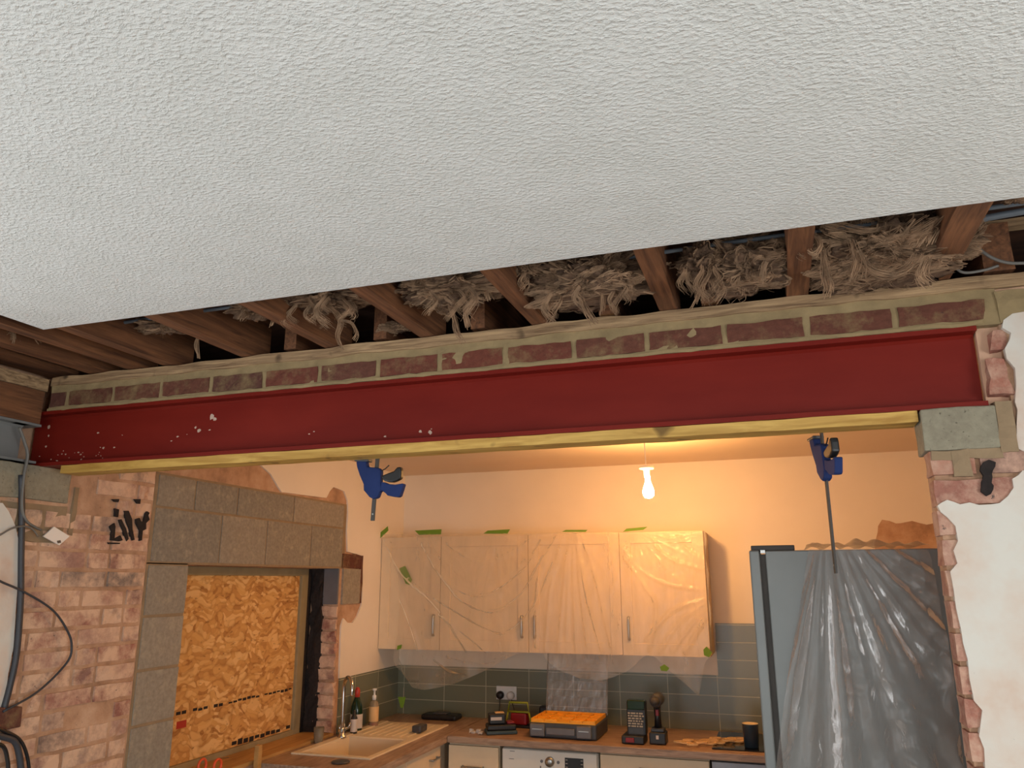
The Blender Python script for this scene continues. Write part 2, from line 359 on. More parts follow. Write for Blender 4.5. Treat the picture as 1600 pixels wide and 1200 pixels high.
# new blockwork around the window
b = MB(); g = .006
for i in range(8):
    z0 = 1.9-.226*(i+1); b.rbox(XL-.04, XL+g, 2.852, 3.100, z0+.006, z0+.219, (1, 3, 3), .002, 20, rnd.random(), i)
zs = [(1.912, 2.148, [2.852, 3.31, 3.69, 4.13, 4.50]), (2.160, 2.300, [2.852, 3.10, 3.42, 3.93, 4.50])]
for z0, z1, ys in zs:
    for a, c in zip(ys, ys[1:]): b.rbox(XL-.04, XL+g, a+.006, c-.006, z0, z1, (1, 4, 2), .002, 20, rnd.random(), a)
b.rbox(XL-.04, XL+.014, 4.515, 4.735, 1.68, 1.90, (1, 3, 3), .003, 20, .3, 5)
b.build('blockwork', 'block', wall_left)
b = MB(); b.box(XL-.03, XL+.002, 2.838, 3.10, .3, 1.905); b.box(XL-.03, XL+.002, 2.838, 4.535, 1.9, 2.312)
b.build('mortar_bed', 'mortar_g', wall_left)
b = MB(); b.rbox(XL-.02, XL+.010, 4.505, 4.74, 1.905, 1.995, (1, 6, 3), .006, 20, .0, 9); b.rbox(XL-.02, XL+.012, 4.735, 4.765, 1.68, 1.99, (1, 1, 5), .006, 20, .0, 9)
b.build('brick_edge', 'brick_red', wall_left)
# kitchen skim coat with its broken edge, on the left wall
pp = [(400, 722), (421, 741), (432, 760), (438, 769), (508, 778), (513, 768), (519, 761), (527, 764), (536, 768), (541, 782), (542, 800), (540, 830), (541, 862), (562, 868), (565, 900), (563, 945), (556, 963), (549, 973), (541, 973), (535, 966), (531, 978), (529, 1030), (528, 1060)]
P = [px(x, y, X=XL) for x, y in pp]
P = [Vector((XL, 3.30, 2.603)), Vector((XL, 3.42, 2.52))] + P + [Vector((XL, YK, 1.235)), Vector((XL, YK, 2.603))]
MB().prism(P, (.010, 0, 0)).build('skim_coat', 'kwall', wall_left)
MB().box(XL, XL+.009, 4.54, YK, .91, 1.235).build('tiling', 'tileL', wall_left)
pw = [(0, 786), (10, 800), (20, 822), (26, 850), (25, 890), (20, 960), (17, 1010), (9, 1050), (3, 1100), (1, 1130)]
P = [Vector((XL, 1.45, 2.06))] + [px(x, y, X=XL) for x, y in pw] + [Vector((XL, 2.24, .2)), Vector((XL, 1.45, .2))]
MB().prism(P, (.013, 0, 0)).build('white_plaster', 'white', wall_left)
# black bitumen strokes
b = MB()
def zs_(pts, ox, oy, k): return [px(ox+a/k, oy+c/k, X=XL+.012) for a, c in pts]
for poly in ([(300, 215), (395, 240), (375, 420), (300, 400), (310, 300)], [(180, 640), (290, 560), (310, 640), (290, 930), (430, 850), (480, 960), (400, 990), (190, 960), (230, 760)], [(385, 480), (450, 470), (560, 690), (620, 930), (570, 985), (480, 720)],
             [(520, 270), (620, 270), (700, 470), (710, 700), (760, 950), (700, 970), (630, 700), (560, 500)], [(800, 470), (880, 440), (910, 520), (980, 520), (1020, 330), (1060, 285), (1110, 320), (1080, 380), (1110, 480), (1030, 560), (1030, 700), (950, 740), (930, 960), (870, 980), (890, 740), (800, 560)],
             [(760, 0), (900, 0), (890, 110), (830, 100)], [(240, 0), (400, 0), (380, 70), (300, 60)], [(130, 1010), (420, 1020), (410, 1050), (150, 1055)]):
    b.prism(zs_(poly, 160, 780, 15.0), (-.01, 0, 0))
b.build('bitumen_mark', 'bitumen_and_shade', wall_left)
b = MB(); b.rbox(-2.93, -2.66, 2.405, 2.425, 2.0, 2.19, (2, 1, 4), .008, 25); b.rbox(XL-.02, XL+.004, 2.10, 2.38, 1.97, 2.11, (1, 5, 3), .01, 20)
b.build('broken_mortar', 'mortar_g', wall_left)
# rough far reveal of the window, coloured black for the shade in its cavity
b = MB(); b.rbox(-2.86, -2.775, WY1-.02, WY1+.02, .92, 1.9, (3, 1, 16), .02, 24, .8, 4); 
b.box(-2.96, -2.87, 4.43, WY1, .92, 1.9); b.build('reveal_shade_filler', 'bitumen_and_shade', wall_left)  # added filler closes the gap by the frame, its darkness painted on
b = MB()
zz = .925
while zz < 1.66:
    b.rbox(-2.80, XL-.001, WY1-.012, WY1+.02, zz+.004, zz+.066, (3, 1, 2), .01, 28, rnd.random(), zz*9); zz += .075
b.build('reveal_bricks', 'brick', wall_left)
MB().rbox(-2.775, XL-.002, WY1-.014, WY1+.01, 1.68, 1.9, (2, 1, 3), .002).build('slate_strip', 'mgrey', wall_left)
# window: frame, sill, boarded with OSB
fr = struct(MB().box(-2.91, -2.865, 3.103, 4.44, 1.855, 1.9).box(-2.91, -2.865, 4.37, 4.44, .95, 1.86).box(-2.91, -2.865, 3.103, 4.44, .905, .952).build('window_1', 'frame', None, .003))
MB().box(-2.865, XL+.012, 3.103, WY1, .905, .925).build('window_sill', 'sill', fr, .003)
osb = tag(MB().box(-2.900, -2.885, 3.11, 4.375, .95, 1.86).build('osb_board', 'osb', None), 'orange strand board sheet boarding up the window opening', 'board')
b = MB(); rr = random.Random(5)
for (a, c, nn, hh) in (((275, 1116), (462, 1082), 26, .012), ((362, 1163), (462, 1131), 12, .022)):
    A = px(*a, X=-2.885); B = px(*c, X=-2.885)
    b = MB()
    for i in range(nn):
        if rr.random() < .15: continue
        y0 = A.y+(B.y-A.y)*i/nn; y1 = A.y+(B.y-A.y)*(i+.8)/nn; zc = A.z + rr.uniform(-.003, .003); h = hh*rr.uniform(.7, 1.4)
        b.box(-2.886, -2.8845, y0, y1, zc-h/2, zc+h/2)
    b.build('printed_line', 'bitumen_and_shade', osb)['kind'] = 'stuff'
MB().box(-2.886, -2.8845, 3.38, 3.45, 1.115, 1.15).build('red_stamp', 'redcap', osb)
# back wall
bw = struct(MB().box(-2.97, 1.25, YK, YK+.15, 0, 2.79).build('wall_back', 'kwall'))
b = MB(); b.box(-2.67, -.42, YK-.010, YK, .91, 1.235); b.box(-.42, 1.1, YK-.010, YK, .91, 1.552); b.build('tiling', 'tile', bw)
P = [px(x, y, Y=YK) for x, y in [(1372, 822), (1378, 812), (1400, 818), (1425, 814), (1448, 820), (1475, 815), (1478, 860), (1470, 905), (1368, 905), (1366, 850)]]
MB().prism(jag(P, .03, .006), (0, -.004, 0)).build('bare_patch', 'pink', bw)
kr = struct(MB().box(1.1, 1.25, 2.33, YK, 0, 2.79).build('wall_kitchen', 'kwall'))
# right pier / wall beside the opening
pier = struct(MB().box(.40, 2.6, YB+.012, 2.335, 0, 2.14).box(.60, 2.6, YB+.012, 2.335, 2.14, 2.60).build('wall_right', 'pink'))
b = MB(); z = .2; row = 0
while z < 2.13:
    x = .392 + (0 if row % 2 else 0); k = row
    while x < .80:
        L = .1025 if (k % 2 and x < .4) else .215; k += 1
        b.rbox(x+.002, min(x+L, .86), YB+.0, YB+.07, z+.004, z+.066, (4, 1, 2), .005, 30, rnd.random(), row)
        x += L+.01
    z += .075; row += 1
b.rbox(.556, .60, YB+.002, YB+.08, 2.28, 2.37, (2, 2, 4), .014, 24, .1, 3); b.rbox(.575, .61, YB+.004, YB+.07, 2.40, 2.45, (2, 2, 2), .012, 24, .2, 3)
b.build('bricks', 'pierbrick', pier)
MB().rbox(.548, .61, 2.26, 2.33, 2.25, 2.50, (2, 1, 5), .003).build('mortar_packing', 'packing', pier)
MB().box(.80, 2.4, YB-.006, YB+.014, 2.0, 2.25).build('white_plaster', 'white', pier)
pw = [(1465, 790), (1470, 786), (1480, 781), (1490, 784), (1500, 788), (1515, 785), (1530, 789), (1548, 788), (1562, 786), (1575, 775), (1584, 762), (1582, 748), (1592, 742), (1598, 735), (1620, 734)]
A = [px(x, y, Y=YB-.006) for x, y in pw]
pl = [(1540, 1210), (1538, 1170), (1530, 1150), (1535, 1110), (1522, 1095), (1515, 1060), (1512, 1030), (1505, 1005), (1502, 985), (1494, 950), (1490, 920), (1485, 893), (1496, 880), (1490, 860), (1497, 845), (1493, 822), (1480, 808), (1470, 800)]
Bp = [px(x, y, Y=YB-.006) for x, y in pl]
P = A + [Vector((2.4, YB-.006, 2.05)), Vector((2.4, YB-.006, 0.1)), Vector((.43, YB-.006, .1))] + Bp
MB().prism(jag(P, .03, .0035, 2), (0, .02, 0)).build('white_plaster', 'white', pier)
pu = [(1600, 487), (1582, 490), (1568, 500), (1566, 512), (1580, 520), (1578, 530), (1570, 545), (1573, 560), (1586, 575), (1588, 600), (1586, 628), (1590, 640), (1588, 700), (1600, 705)]
P = [px(x, y, Y=YB-.004) for x, y in pu]
P = P + [Vector((2.4, YB-.004, P[-1].z)), Vector((2.4, YB-.004, P[0].z))]
MB().prism(jag(P, .03, .002, 4), (0, .02, 0)).build('white_plaster', 'white', pier)
# grey mortar smears and bitumen below the padstone
b = MB(); b.rbox(.44, .485, YB-.006, YB+.05, 2.075, 2.14, (3, 1, 3), .008, 24); b.rbox(.40, .56, YB-.004, YB+.05, 2.118, 2.142, (8, 1, 1), .006, 24)
b.rbox(.555, .595, YB-.006, YB+.05, 2.13, 2.262, (2, 1, 4), .006, 20)
b.build('mortar_smear', 'mortar_g', pier)
P = [px(x, y, Y=YB-.008) for x, y in [(1533, 728), (1545, 718), (1556, 722), (1550, 740), (1552, 765), (1542, 775), (1533, 768), (1536, 748)]]
MB().prism(jag(P, .01, .003, 1), (0, .012, 0)).build('bitumen_mark', 'bitumen_and_shade', pier)
# rest of the room behind the camera
struct(MB().box(2.4, 2.6, -2.7, -1.6, 0, 2.79).box(2.4, 2.6, .4, 2.24, 0, 2.79).box(2.4, 2.6, -1.6, .4, 0, .9).box(2.4, 2.6, -1.6, .4, 2.1, 2.79).build('wall_side', 'white'))
struct(MB().box(-3.0, -2.0, -2.75, -2.6, 0, 2.79).box(1.4, 2.6, -2.75, -2.6, 0, 2.79).box(-2.0, 1.4, -2.75, -2.6, 2.2, 2.79).build('wall_rear', 'white'))
# ================================================================== STEEL, BRICK COURSE, TIMBER
def ibeam(b, a0, a1, c, w, z0, h, tf, tw, along='X', r=.008):
    """I section; c = centre across, w = flange width"""
    def sec(sg):
        pr = [(-w/2, 0), (w/2, 0), (w/2, tf), (tw/2+r, tf), (tw/2, tf+r), (tw/2, h-tf-r), (tw/2+r, h-tf), (w/2, h-tf), (w/2, h), (-w/2, h), (-w/2, h-tf), (-tw/2-r, h-tf), (-tw/2, h-tf-r), (-tw/2, tf+r), (-tw/2-r, tf), (-w/2, tf)]
        return pr
    pr = sec(1)
    if along == 'X': b.prism([(a0, c+p, z0+q) for p, q in pr], (a1-a0, 0, 0))
    else: b.prism([(c+p, a0, z0+q) for p, q in pr], (0, a1-a0, 0))
beam = thing('steel_beam', 'long red oxide painted steel I-beam spanning the wide kitchen opening', 'steel beam', (-1.0, 2.28, 2.253))
b = MB(); ibeam(b, -2.77, .545, 2.281, .102, 2.253, .216, .013, .008); b.build('beam', 'red', beam)
b = MB()
for x, y, r in [(331, 651, 8), (311, 673, 6), (336, 655, 5), (77, 667, 5), (76, 681, 3), (72, 698, 3), (162, 700, 3), (657, 674, 4), (672, 675, 5), (306, 668, 3)]:
    c = px(x, y, Y=2.2775); rr2 = r/560
    b.prism([c + Vector((math.cos(a*.7)*rr2*random.uniform(.5, 1.1), 0, math.sin(a*.7)*rr2*random.uniform(.5, 1.1))) for a in range(9)], (0, -.0012, 0))
rr_ = random.Random(12)
for k in range(34):
    c = px(rr_.gauss(120, 40) if k < 20 else rr_.uniform(60, 700), (rr_.gauss(712, 5) if k < 20 else rr_.uniform(668, 705)) - 0, Y=2.2775)
    if not 2.268 < c.z < 2.45: continue
    r_ = rr_.uniform(.0015, .004); b.prism([c + Vector((math.cos(a*.9)*r_*rr_.uniform(.5, 2.2), 0, math.sin(a*.9)*r_*rr_.uniform(.4, 1.1))) for a in range(7)], (0, -.001, 0))
b.build('paint_chip', 'chip', beam)['kind'] = 'stuff'
lb = thing('steel_beam', 'grey steel I-beam running back along the left wall, over the left padstone', 'steel beam', (-2.70, 1.2, 2.262))
b = MB(); ibeam(b, -1.6, 2.178, -2.72, .10, 2.262, .152, .009, .007, 'Y'); b.box(-2.77, -2.672, 2.12, 2.222, 2.262, 2.271); b.box(-2.77, -2.672, 2.12, 2.222, 2.405, 2.414); b.build('beam', 'greysteel', lb)
bc = thing('brick_course', 'single course of dark red bricks in yellow mortar, on top of the red beam', 'brickwork', (-1.0, 2.28, 2.47))
b = MB(); b.rbox(-2.66, .60, YB+.003, 2.335, 2.4695, 2.572, (120, 2, 6), .005, 18)
b.rbox(-2.66, .56, YB-.003, 2.335, 2.4695, 2.479, (90, 1, 1), .0035, 22, .5, 3)
b.build('mortar', 'mortar_y', bc)
b = MB()
J = [-2.57+.225*k for k in range(15)]
for k in range(14):
    x0 = J[k]; 
    b.rbox(x0+.009, x0+.216, YB+.000, YB+.06, 2.484+.001*(k % 3), 2.540, (8, 1, 3), .004, 34, random.random(), k)
b.rbox(-2.655, -2.580, YB-.000, YB+.06, 2.484, 2.540, (2, 1, 2), .003, 26, .7, 40)
b.build('bricks', 'brick_red', bc)
b = MB(); b.rbox(-2.66, .78, YB-.006, 2.335, 2.568, 2.602, (140, 2, 2), .006, 9, .5, 1)
b.build('wall_plate', 'plate'); tag(bpy.data.objects['wall_plate'], 'weathered pale timber plate lying along the top of the brick course', 'timber plate')
b = MB(); b.rbox(.60, .80, YB-.004, YB+.05, 2.47, 2.556, (6, 1, 3), .006, 20); tag(b.build('mortar_fillet', 'mortar_y'), 'yellowish mortar lump under the right end of the long timber plate', 'mortar')
tag(MB().rbox(-2.77, -2.667, -.8, 2.222, 2.545, 2.592, (2, 40, 2), .004, 8, .5, 2).build('wall_plate', 'plate'), 'pale timber plate running back along the left wall, above dark boarding', 'timber plate')
tag(MB().rbox(-2.76, -2.672, -.8, 2.215, 2.416, 2.543, (2, 40, 3), .003, 8, .5, 2).build('timber_packing', 'joist'), 'dark brown timber packing on top of the grey steel beam', 'timber')
tag(MB().rbox(-2.76, -2.62, -.8, 2.31, 2.63, 2.648, (2, 30, 1), .003, 8).build('timber_board', 'joist'), 'thin timber board edge above the left wall plate, in the dark void', 'board')
tag(MB().box(-2.62, -2.50, .2, 2.4, 2.70, 2.705).build('membrane_strip', 'dcable'), 'dark slate blue membrane strip in the ceiling void at far left', 'membrane')
bt = MB()
n = 60
bt.rbox(-2.56, .379, 2.236, 2.320, 2.222, 2.2525, (80, 1, 1), .0022, 9)
tag(bt.build('timber_batten', 'batten'), 'long yellow softwood batten clamped to the underside of the red beam', 'timber batten')
tag(MB().rbox(-2.93, -2.655, 1.93, 2.375, 2.125, 2.2525, (4, 10, 4), .004, 14).build('padstone', 'pad', None, .004), 'brown-grey concrete padstone in the left wall, under both beam ends', 'padstone')
tag(MB().rbox(.384, .556, 2.222, 2.333, 2.142, 2.2525, (8, 4, 5), .003, 20).build('padstone', 'pad', None, .004), 'grey pitted concrete padstone on the right pier, under the red beam', 'padstone')
# ------------------------------------------------------------------ joists
JL = [(-2.45, 'darkest reddish joist, farthest left of the ceiling joists'), (-2.262, 'second ceiling joist from the left wall, with thin fibre hanging off it'), (-2.095, 'third joist from the left, starting under the ceiling board corner'),
      (-1.748, 'brown joist with a long pale fibre strand hanging beside it'), (-1.405, 'brown joist on the left of the big looping tuft of wool'), (-1.041, 'orange-brown joist between the two left wool clumps'),
      (-.653, 'orange-brown joist running to the plate near the middle of the beam'), (-.25, 'wide dusty joist right of the middle, with chalky marks'), (.113, 'short-looking brown joist with a curl of wool at its top'), (.465, 'reddish joist at the far right, beside the black void with cables')]
b = MB(); b.rbox(-.023, .023, .4, 2.325, 0, .178, (1, 30, 3), .0018, 10)
jm = None
for i, (x, lab) in enumerate(JL):
    if jm is None:
        o = b.build('ceiling_joist', 'joist'); jm = o
    else: o = jm.copy(); COL.objects.link(o)
    w = {-.25: 1.15, .465: 1.5, .113: 1.25}.get(x, 1.1)
    o.location = (x, 0, 2.605); o.scale = (w, 1, 1); tag(o, lab, 'joist', 'ceiling joists over the room')
km = None
KL = [(-1.575, 'left of the big looping wool tuft'), (-1.22, 'below the looping wool tuft'), (-.865, 'left of the middle joist, half in wool'), (-.44, 'just left of the wide dusty joist'), (-.13, 'right of the wide dusty joist'), (.285, 'hidden behind the largest wool clump'), (.622, 'in the far right void behind grey cables')]
for x, lab in KL:
    if km is None: km = MB().rbox(-.024, .024, 2.236, 5.3, 0, .17, (1, 20, 2), .0015, 10).build('kitchen_joist', 'joist'); o = km
    else: o = km.copy(); COL.objects.link(o)
    o.location = (x, 0, 2.618 if 0 else 2.616); tag(o, 'sawn end of a kitchen side joist, ' + lab, 'joist', 'kitchen side joists')
    if x > .6: o.scale = (1.5, 1, .8)
tag(MB().rbox(.56, .95, 2.262, 2.30, 2.750, 2.772, (8, 1, 1), .003, 12).build('timber_noggin', 'plate'), 'pale timber noggin across the dark void at far right', 'timber')
# ------------------------------------------------------------------ insulation wool
def wool(c, r, seed, n_lock=26, hang=4, hangl=.08, name_lab='', curl=1.):
    rnd = random.Random(seed); c = Vector(c); root = thing('insulation_wool', name_lab, 'insulation', c, 'mineral wool tufts between the joists')
    b = MB(); bm = bmesh.new(); bmesh.ops.create_icosphere(bm, subdivisions=5, radius=1)
    def surf(p):
        q = p*2.1 + Vector((seed*3.1, 0, 0))
        s = 1 + .5*noise.noise(q) + .3*noise.noise(q*2.3) + .16*(1-abs(noise.noise(Vector((q.x*4, q.y*4, q.z*2.5)))*3)) + .10*noise.noise(q*9) + .05*noise.noise(q*19)
        v = Vector((p.x*r[0]*s, p.y*r[1]*s, max(-r[2]*1.6, p.z*r[2]*s))) + c; v.z = min(max(v.z, 2.592), 2.785); return v
    for v in bm.verts: v.co = surf(v.co)
    b.add([v.co for v in bm.verts], [tuple(v.index for v in f.verts) for f in bm.faces]); bm.free()
    b.build('wool_body', 'wool', root, 0, True)
    s = MB()
    def lock(path, k, spread, rad):
        for _ in range(k):
            o = Vector((rnd.gauss(0, 1), rnd.gauss(0, 1), rnd.gauss(0, 1)))*spread; ph = rnd.uniform(0, 9); L = len(path); pts = []
            for i, p in enumerate(path):
                t = i/(L-1); w = noise.noise_vector(p*16 + Vector((ph, 0, 0)))*.006
                pts.append(p + o*(.5+.9*t) + w*t)
            s.tube(pts, [rad*(1-.7*i/(L-1)) for i in range(L)], 3, .5, False)
    for _ in range(n_lock*4):                                  # fibres combed in swirls over the surface
        a = rnd.uniform(0, 2*PI); z = rnd.uniform(-1, .8); q = math.sqrt(1-z*z)
        n_ = Vector((math.cos(a)*q, -abs(math.sin(a))*q, z)); path = []; fl = Vector((rnd.gauss(0, 1), rnd.gauss(0, 1), rnd.gauss(0, 1)))*.25
        for i in range(20):
            sp = surf(n_); path.append(c + (sp-c)*1.03 + Vector((0, -.002, -.001)))
            f = noise.noise_vector(n_*2.0 + Vector((seed, 0, 7))) + fl + Vector((.15, 0, 0)); f -= n_*f.dot(n_)
            n_ = (n_ + f.normalized()*.07).normalized()
        lock(path, 5, .0024, rnd.uniform(.0005, .0011))
    for _ in range(hang):
        a = rnd.uniform(-.8, .8); p = c + Vector((a*r[0], rnd.uniform(-1.0, -.3)*r[1], -r[2]*.85)); path = [p.copy()]; L = hangl*rnd.uniform(.5, 1.2); st = L/14
        ph = rnd.uniform(0, 6); fr = rnd.uniform(.3, .55)
        for i in range(14):
            p = p + Vector((math.sin(ph+i*fr)*st*.6*curl, math.cos(ph+i*.4)*st*.2, -st*(1-.5*(i/14)))); path.append(p.copy())
        lock(path, 16, .0045, rnd.uniform(.0006, .0012))
    s.build('wool_strands', 'wool2', root, 0, False)
    return root
def wl(x, y, Y, rx, ry, rz, seed, lab, **k):
    c = px(x, y, Y=Y); c.z = max(c.z, 2.62)
    return wool(c, (rx, ry, rz), seed, name_lab=lab, **k)
w1 = wl(25, 507, 1.90, .07, .06, .030, 1, 'ragged tuft of brown wool at far left, past the ceiling corner', hang=9, hangl=.05)
wl(262, 506, 2.04, .09, .06, .026, 2, 'small dark wool tuft under the joist with the long hanging strand', hang=1, hangl=.04, n_lock=12)
w3 = wl(405, 480, 2.0, .08, .06, .032, 3, 'small pale wool tuft over the joist left of the looping tuft', hang=3, hangl=.04, n_lock=14)
w4 = wl(505, 462, 1.98, .145, .08, .038, 4, 'looping wool tuft hanging in curls down onto the timber plate', hang=9, hangl=.11, n_lock=30, curl=1.6)
w5 = wl(705, 448, 1.99, .14, .09, .05, 5, 'large wool tuft hanging just left of the middle joist', hang=7, hangl=.10, n_lock=30, curl=1.3)
wl(620, 512, 2.24, .05, .03, .012, 6, 'flat scrap of wool lying on the timber plate', hang=0, n_lock=14)
wl(815, 425, 1.95, .022, .03, .018, 15, 'small wool wisp over the middle joist', hang=3, hangl=.05, n_lock=8)
w7 = wl(925, 440, 2.03, .165, .10, .058, 7, 'large dark wool tuft left of the wide dusty joist', hang=9, hangl=.09, n_lock=36, curl=1.1)
w8 = wl(1095, 412, 2.02, .055, .07, .04, 8, 'narrow wool tuft hanging down right of the wide dusty joist', hang=7, hangl=.13, n_lock=12)
w9 = wl(1172, 415, 2.07, .12, .10, .065, 9, 'folded wool tuft filling the bay left of the short joist', hang=2, hangl=.04, n_lock=34)
w10 = wl(1268, 376, 1.94, .018, .02, .010, 10, 'thin curl of wool over the short joist', hang=4, hangl=.05, n_lock=6, curl=1.8)
w11 = wl(1372, 395, 2.12, .19, .16, .095, 11, 'largest wool batt filling the bay before the far right joist', hang=3, hangl=.04, n_lock=90)
wl(1592, 304, 1.84, .035, .03, .012, 12, 'pale wool scrap at the ceiling edge, top right corner', hang=0, n_lock=10)
def hang_fibres(root, Y, paths, n=16, spread=.0045):
    """long loose fibres drooping out of a tuft"""
    b = MB()
    for pa in paths:
        base = curve([px(x, y, Y=Y) for x, y in pa], 6); L = len(base)
        for _ in range(n):
            o = Vector((random.gauss(0, 1), random.gauss(0, 1), random.gauss(0, .7)))*spread; ph = random.uniform(0, 9); t0 = random.uniform(.0, .25); r_ = random.uniform(.0005, .0012); k1 = int(L*random.uniform(.75, 1))
            b.tube([p + o*(.5+.8*i/L) + noise.noise_vector(p*20+Vector((ph, 0, 0)))*.006 for i, p in enumerate(base[int(L*t0):k1])], r_, 3, .5, False)
    b.build('hanging_fibres', 'wool2', root)['kind'] = 'stuff'
hang_fibres(w1, 1.85, [[(10, 505), (22, 520), (20, 538)], [(45, 508), (52, 522), (62, 536)]], 14)
hang_fibres(w3, 1.96, [[(390, 470), (380, 490), (372, 505)], [(420, 480), (428, 500), (422, 515)]], 10)
hang_fibres(w4, 1.97, [[(500, 452), (515, 478), (530, 500), (527, 525), (536, 552)], [(530, 500), (548, 504), (557, 520), (550, 535)], [(485, 460), (492, 485), (487, 508)], [(455, 458), (450, 475), (460, 488)], [(560, 445), (548, 470), (560, 490)]], 18)
hang_fibres(w5, 1.98, [[(695, 462), (708, 495), (714, 518), (724, 538)], [(735, 462), (728, 490), (733, 518)], [(660, 440), (648, 458), (656, 476)], [(770, 440), (762, 455), (766, 470)]], 18)
hang_fibres(w7, 2.0, [[(905, 440), (908, 470), (922, 495), (932, 508)], [(935, 440), (940, 470), (936, 498)], [(865, 430), (862, 460), (858, 490)], [(975, 420), (985, 445), (980, 460)]], 20)
hang_fibres(w8, 2.0, [[(1090, 398), (1099, 430), (1091, 460), (1079, 484)], [(1108, 400), (1110, 430), (1116, 458)]], 18)
hang_fibres(w9, 1.98, [[(1205, 355), (1185, 372), (1150, 378), (1125, 366)], [(1210, 390), (1195, 412), (1190, 440)]], 26, .006)
hang_fibres(w10, 1.90, [[(1255, 366), (1275, 372), (1282, 384), (1274, 398), (1265, 392), (1270, 382)]], 16, .003)
hang_fibres(w11, 1.95, [[(1288, 390), (1293, 430), (1297, 450), (1290, 468)], [(1345, 395), (1360, 420), (1395, 430), (1422, 415), (1434, 392)], [(1300, 350), (1350, 360), (1400, 352), (1440, 362), (1430, 388)], [(1500, 332), (1468, 350), (1445, 388)], [(1330, 375), (1338, 410), (1330, 440)], [(1450, 400), (1440, 430), (1455, 446)]], 26, .008)
b = MB()
for k in range(7):
    path = [px(x, y, Y=2.14)+Vector((random.gauss(0, .004), random.gauss(0, .004), 0)) for x, y in [(294, 478), (300, 495), (311, 515), (307, 540), (311, 560)]]
    b.tube(curve(path, 5), .0018, 4)
tag(b.build('fibre_strand', 'wool2'), 'long pale fibre strand dangling over the left part of the plate', 'insulation strand')
# cables through the joists
def cable(pts, r, mat, lab, name='cable', cat='cable', flat=1., group=None):
    return tag(MB().tube(curve(pts, 8), r, 8, flat=flat).build(name, mat, None, 0, True), lab, cat, group)
cable([(-2.2, 1.99, 2.69), (-1.8, 1.965, 2.685), (-1.2, 1.96, 2.682), (-.6, 1.985, 2.682), (0, 1.965, 2.68), (.4, 1.97, 2.68), (.9, 1.95, 2.68)], .006, 'pipe', 'blue-grey cable threading straight through all the ceiling joists')
cable([(-2.2, 1.90, 2.70), (-1.8, 1.93, 2.70), (-1.2, 1.92, 2.695), (-.6, 1.95, 2.70), (0, 1.93, 2.695), (.9, 1.92, 2.70)], .004, 'cable', 'thin grey cable beside the blue-grey one, through the ceiling joists')
cable([px(x, y, Y=2.2) for x, y in [(1505, 362), (1518, 378), (1545, 400), (1572, 410), (1600, 411), (1640, 408)]], .0045, 'cable', 'grey cable drooping across the black void at top right')
cable([px(x, y, Y=2.22) for x, y in [(1485, 400), (1493, 418), (1508, 426), (1538, 422), (1560, 415)]], .004, 'cable', 'short grey cable loop just above the plate, beside the far right joist')
cable([px(x, y, Y=2.0) for x, y in [(1530, 343), (1560, 337), (1600, 330), (1650, 320)]], .009, 'pipe', 'grey pipe crossing the black void at top right', 'pipe', 'pipe')
# ================================================================== LEFT WALL SERVICES
XC = XL+.02
cable([px(x, y, X=XC+.01) for x, y in [(30, 668), (38, 690), (43, 712), (37, 745), (34, 790), (40, 812), (52, 822), (64, 828)]], .0075, 'cable', 'flat grey cable dropping from the beam ends over the left padstone', 'cable', 'cable', .6)
cable([px(x, y, X=XC) for x, y in [(33, 742), (34, 800), (33, 870), (32, 940), (26, 1020), (16, 1070), (6, 1108)]], .011, 'dcable', 'thick grey vertical conduit running down the left wall', 'conduit', 'conduit')
cable([px(x, y, X=XC+.014) for x, y in [(-20, 895), (0, 908), (40, 926), (82, 953), (105, 985), (112, 1010), (104, 1036), (60, 1080), (5, 1112)]], .0042, 'dcable', 'dark cable bowing out in a wide loop over the pink brickwork')
cable([px(x, y, X=XC+.014) for x, y in [(-20, 846), (0, 836), (18, 826), (36, 822), (50, 826), (60, 838)]], .0035, 'cable', 'thin grey cable crossing from the left edge to the white tag')
b = MB(); P = [px(x, y, X=XC) for x, y in [(66, 838), (83, 823), (107, 838), (91, 852)]]; b.prism(P, (.006, 0, 0))
tg = b.build('cable_tag', 'whitep'); tag(tg, 'small white tilted square tag on the cable end, over pink brick', 'tag')
P = [px(x, y, X=XC+.006) for x, y in [(89, 845), (94, 844), (95, 848), (90, 849)]]; MB().prism(P, (.002, 0, 0)).build('tag_hole', 'dgrey', tg)
b = MB(); P = [px(x, y, X=XL+.03) for x, y in [(-15, 1106), (36, 1104), (33, 1136), (-15, 1146)]]; b.prism(P, (-.03, 0, 0)); tag(b.build('junction_box', 'brick_red', None, .004), 'dark brown box fixed low at the left edge of the brickwork', 'box')
cable([px(x, y, X=XC+.03) for x, y in [(-25, 1140), (0, 1150), (22, 1158), (30, 1180), (34, 1215)]], .011, 'dcable', 'thickest blue-black cable of the bundle at bottom left')
cable([px(x, y, X=XC+.03) for x, y in [(-25, 1132), (5, 1142), (30, 1155), (42, 1180), (47, 1215)]], .006, 'black', 'thin black cable, outermost of the bundle at bottom left')
cable([px(x, y, X=XC+.03) for x, y in [(-10, 1160), (6, 1168), (12, 1190), (13, 1215)]], .007, 'black', 'black cable, innermost of the bundle at bottom left')
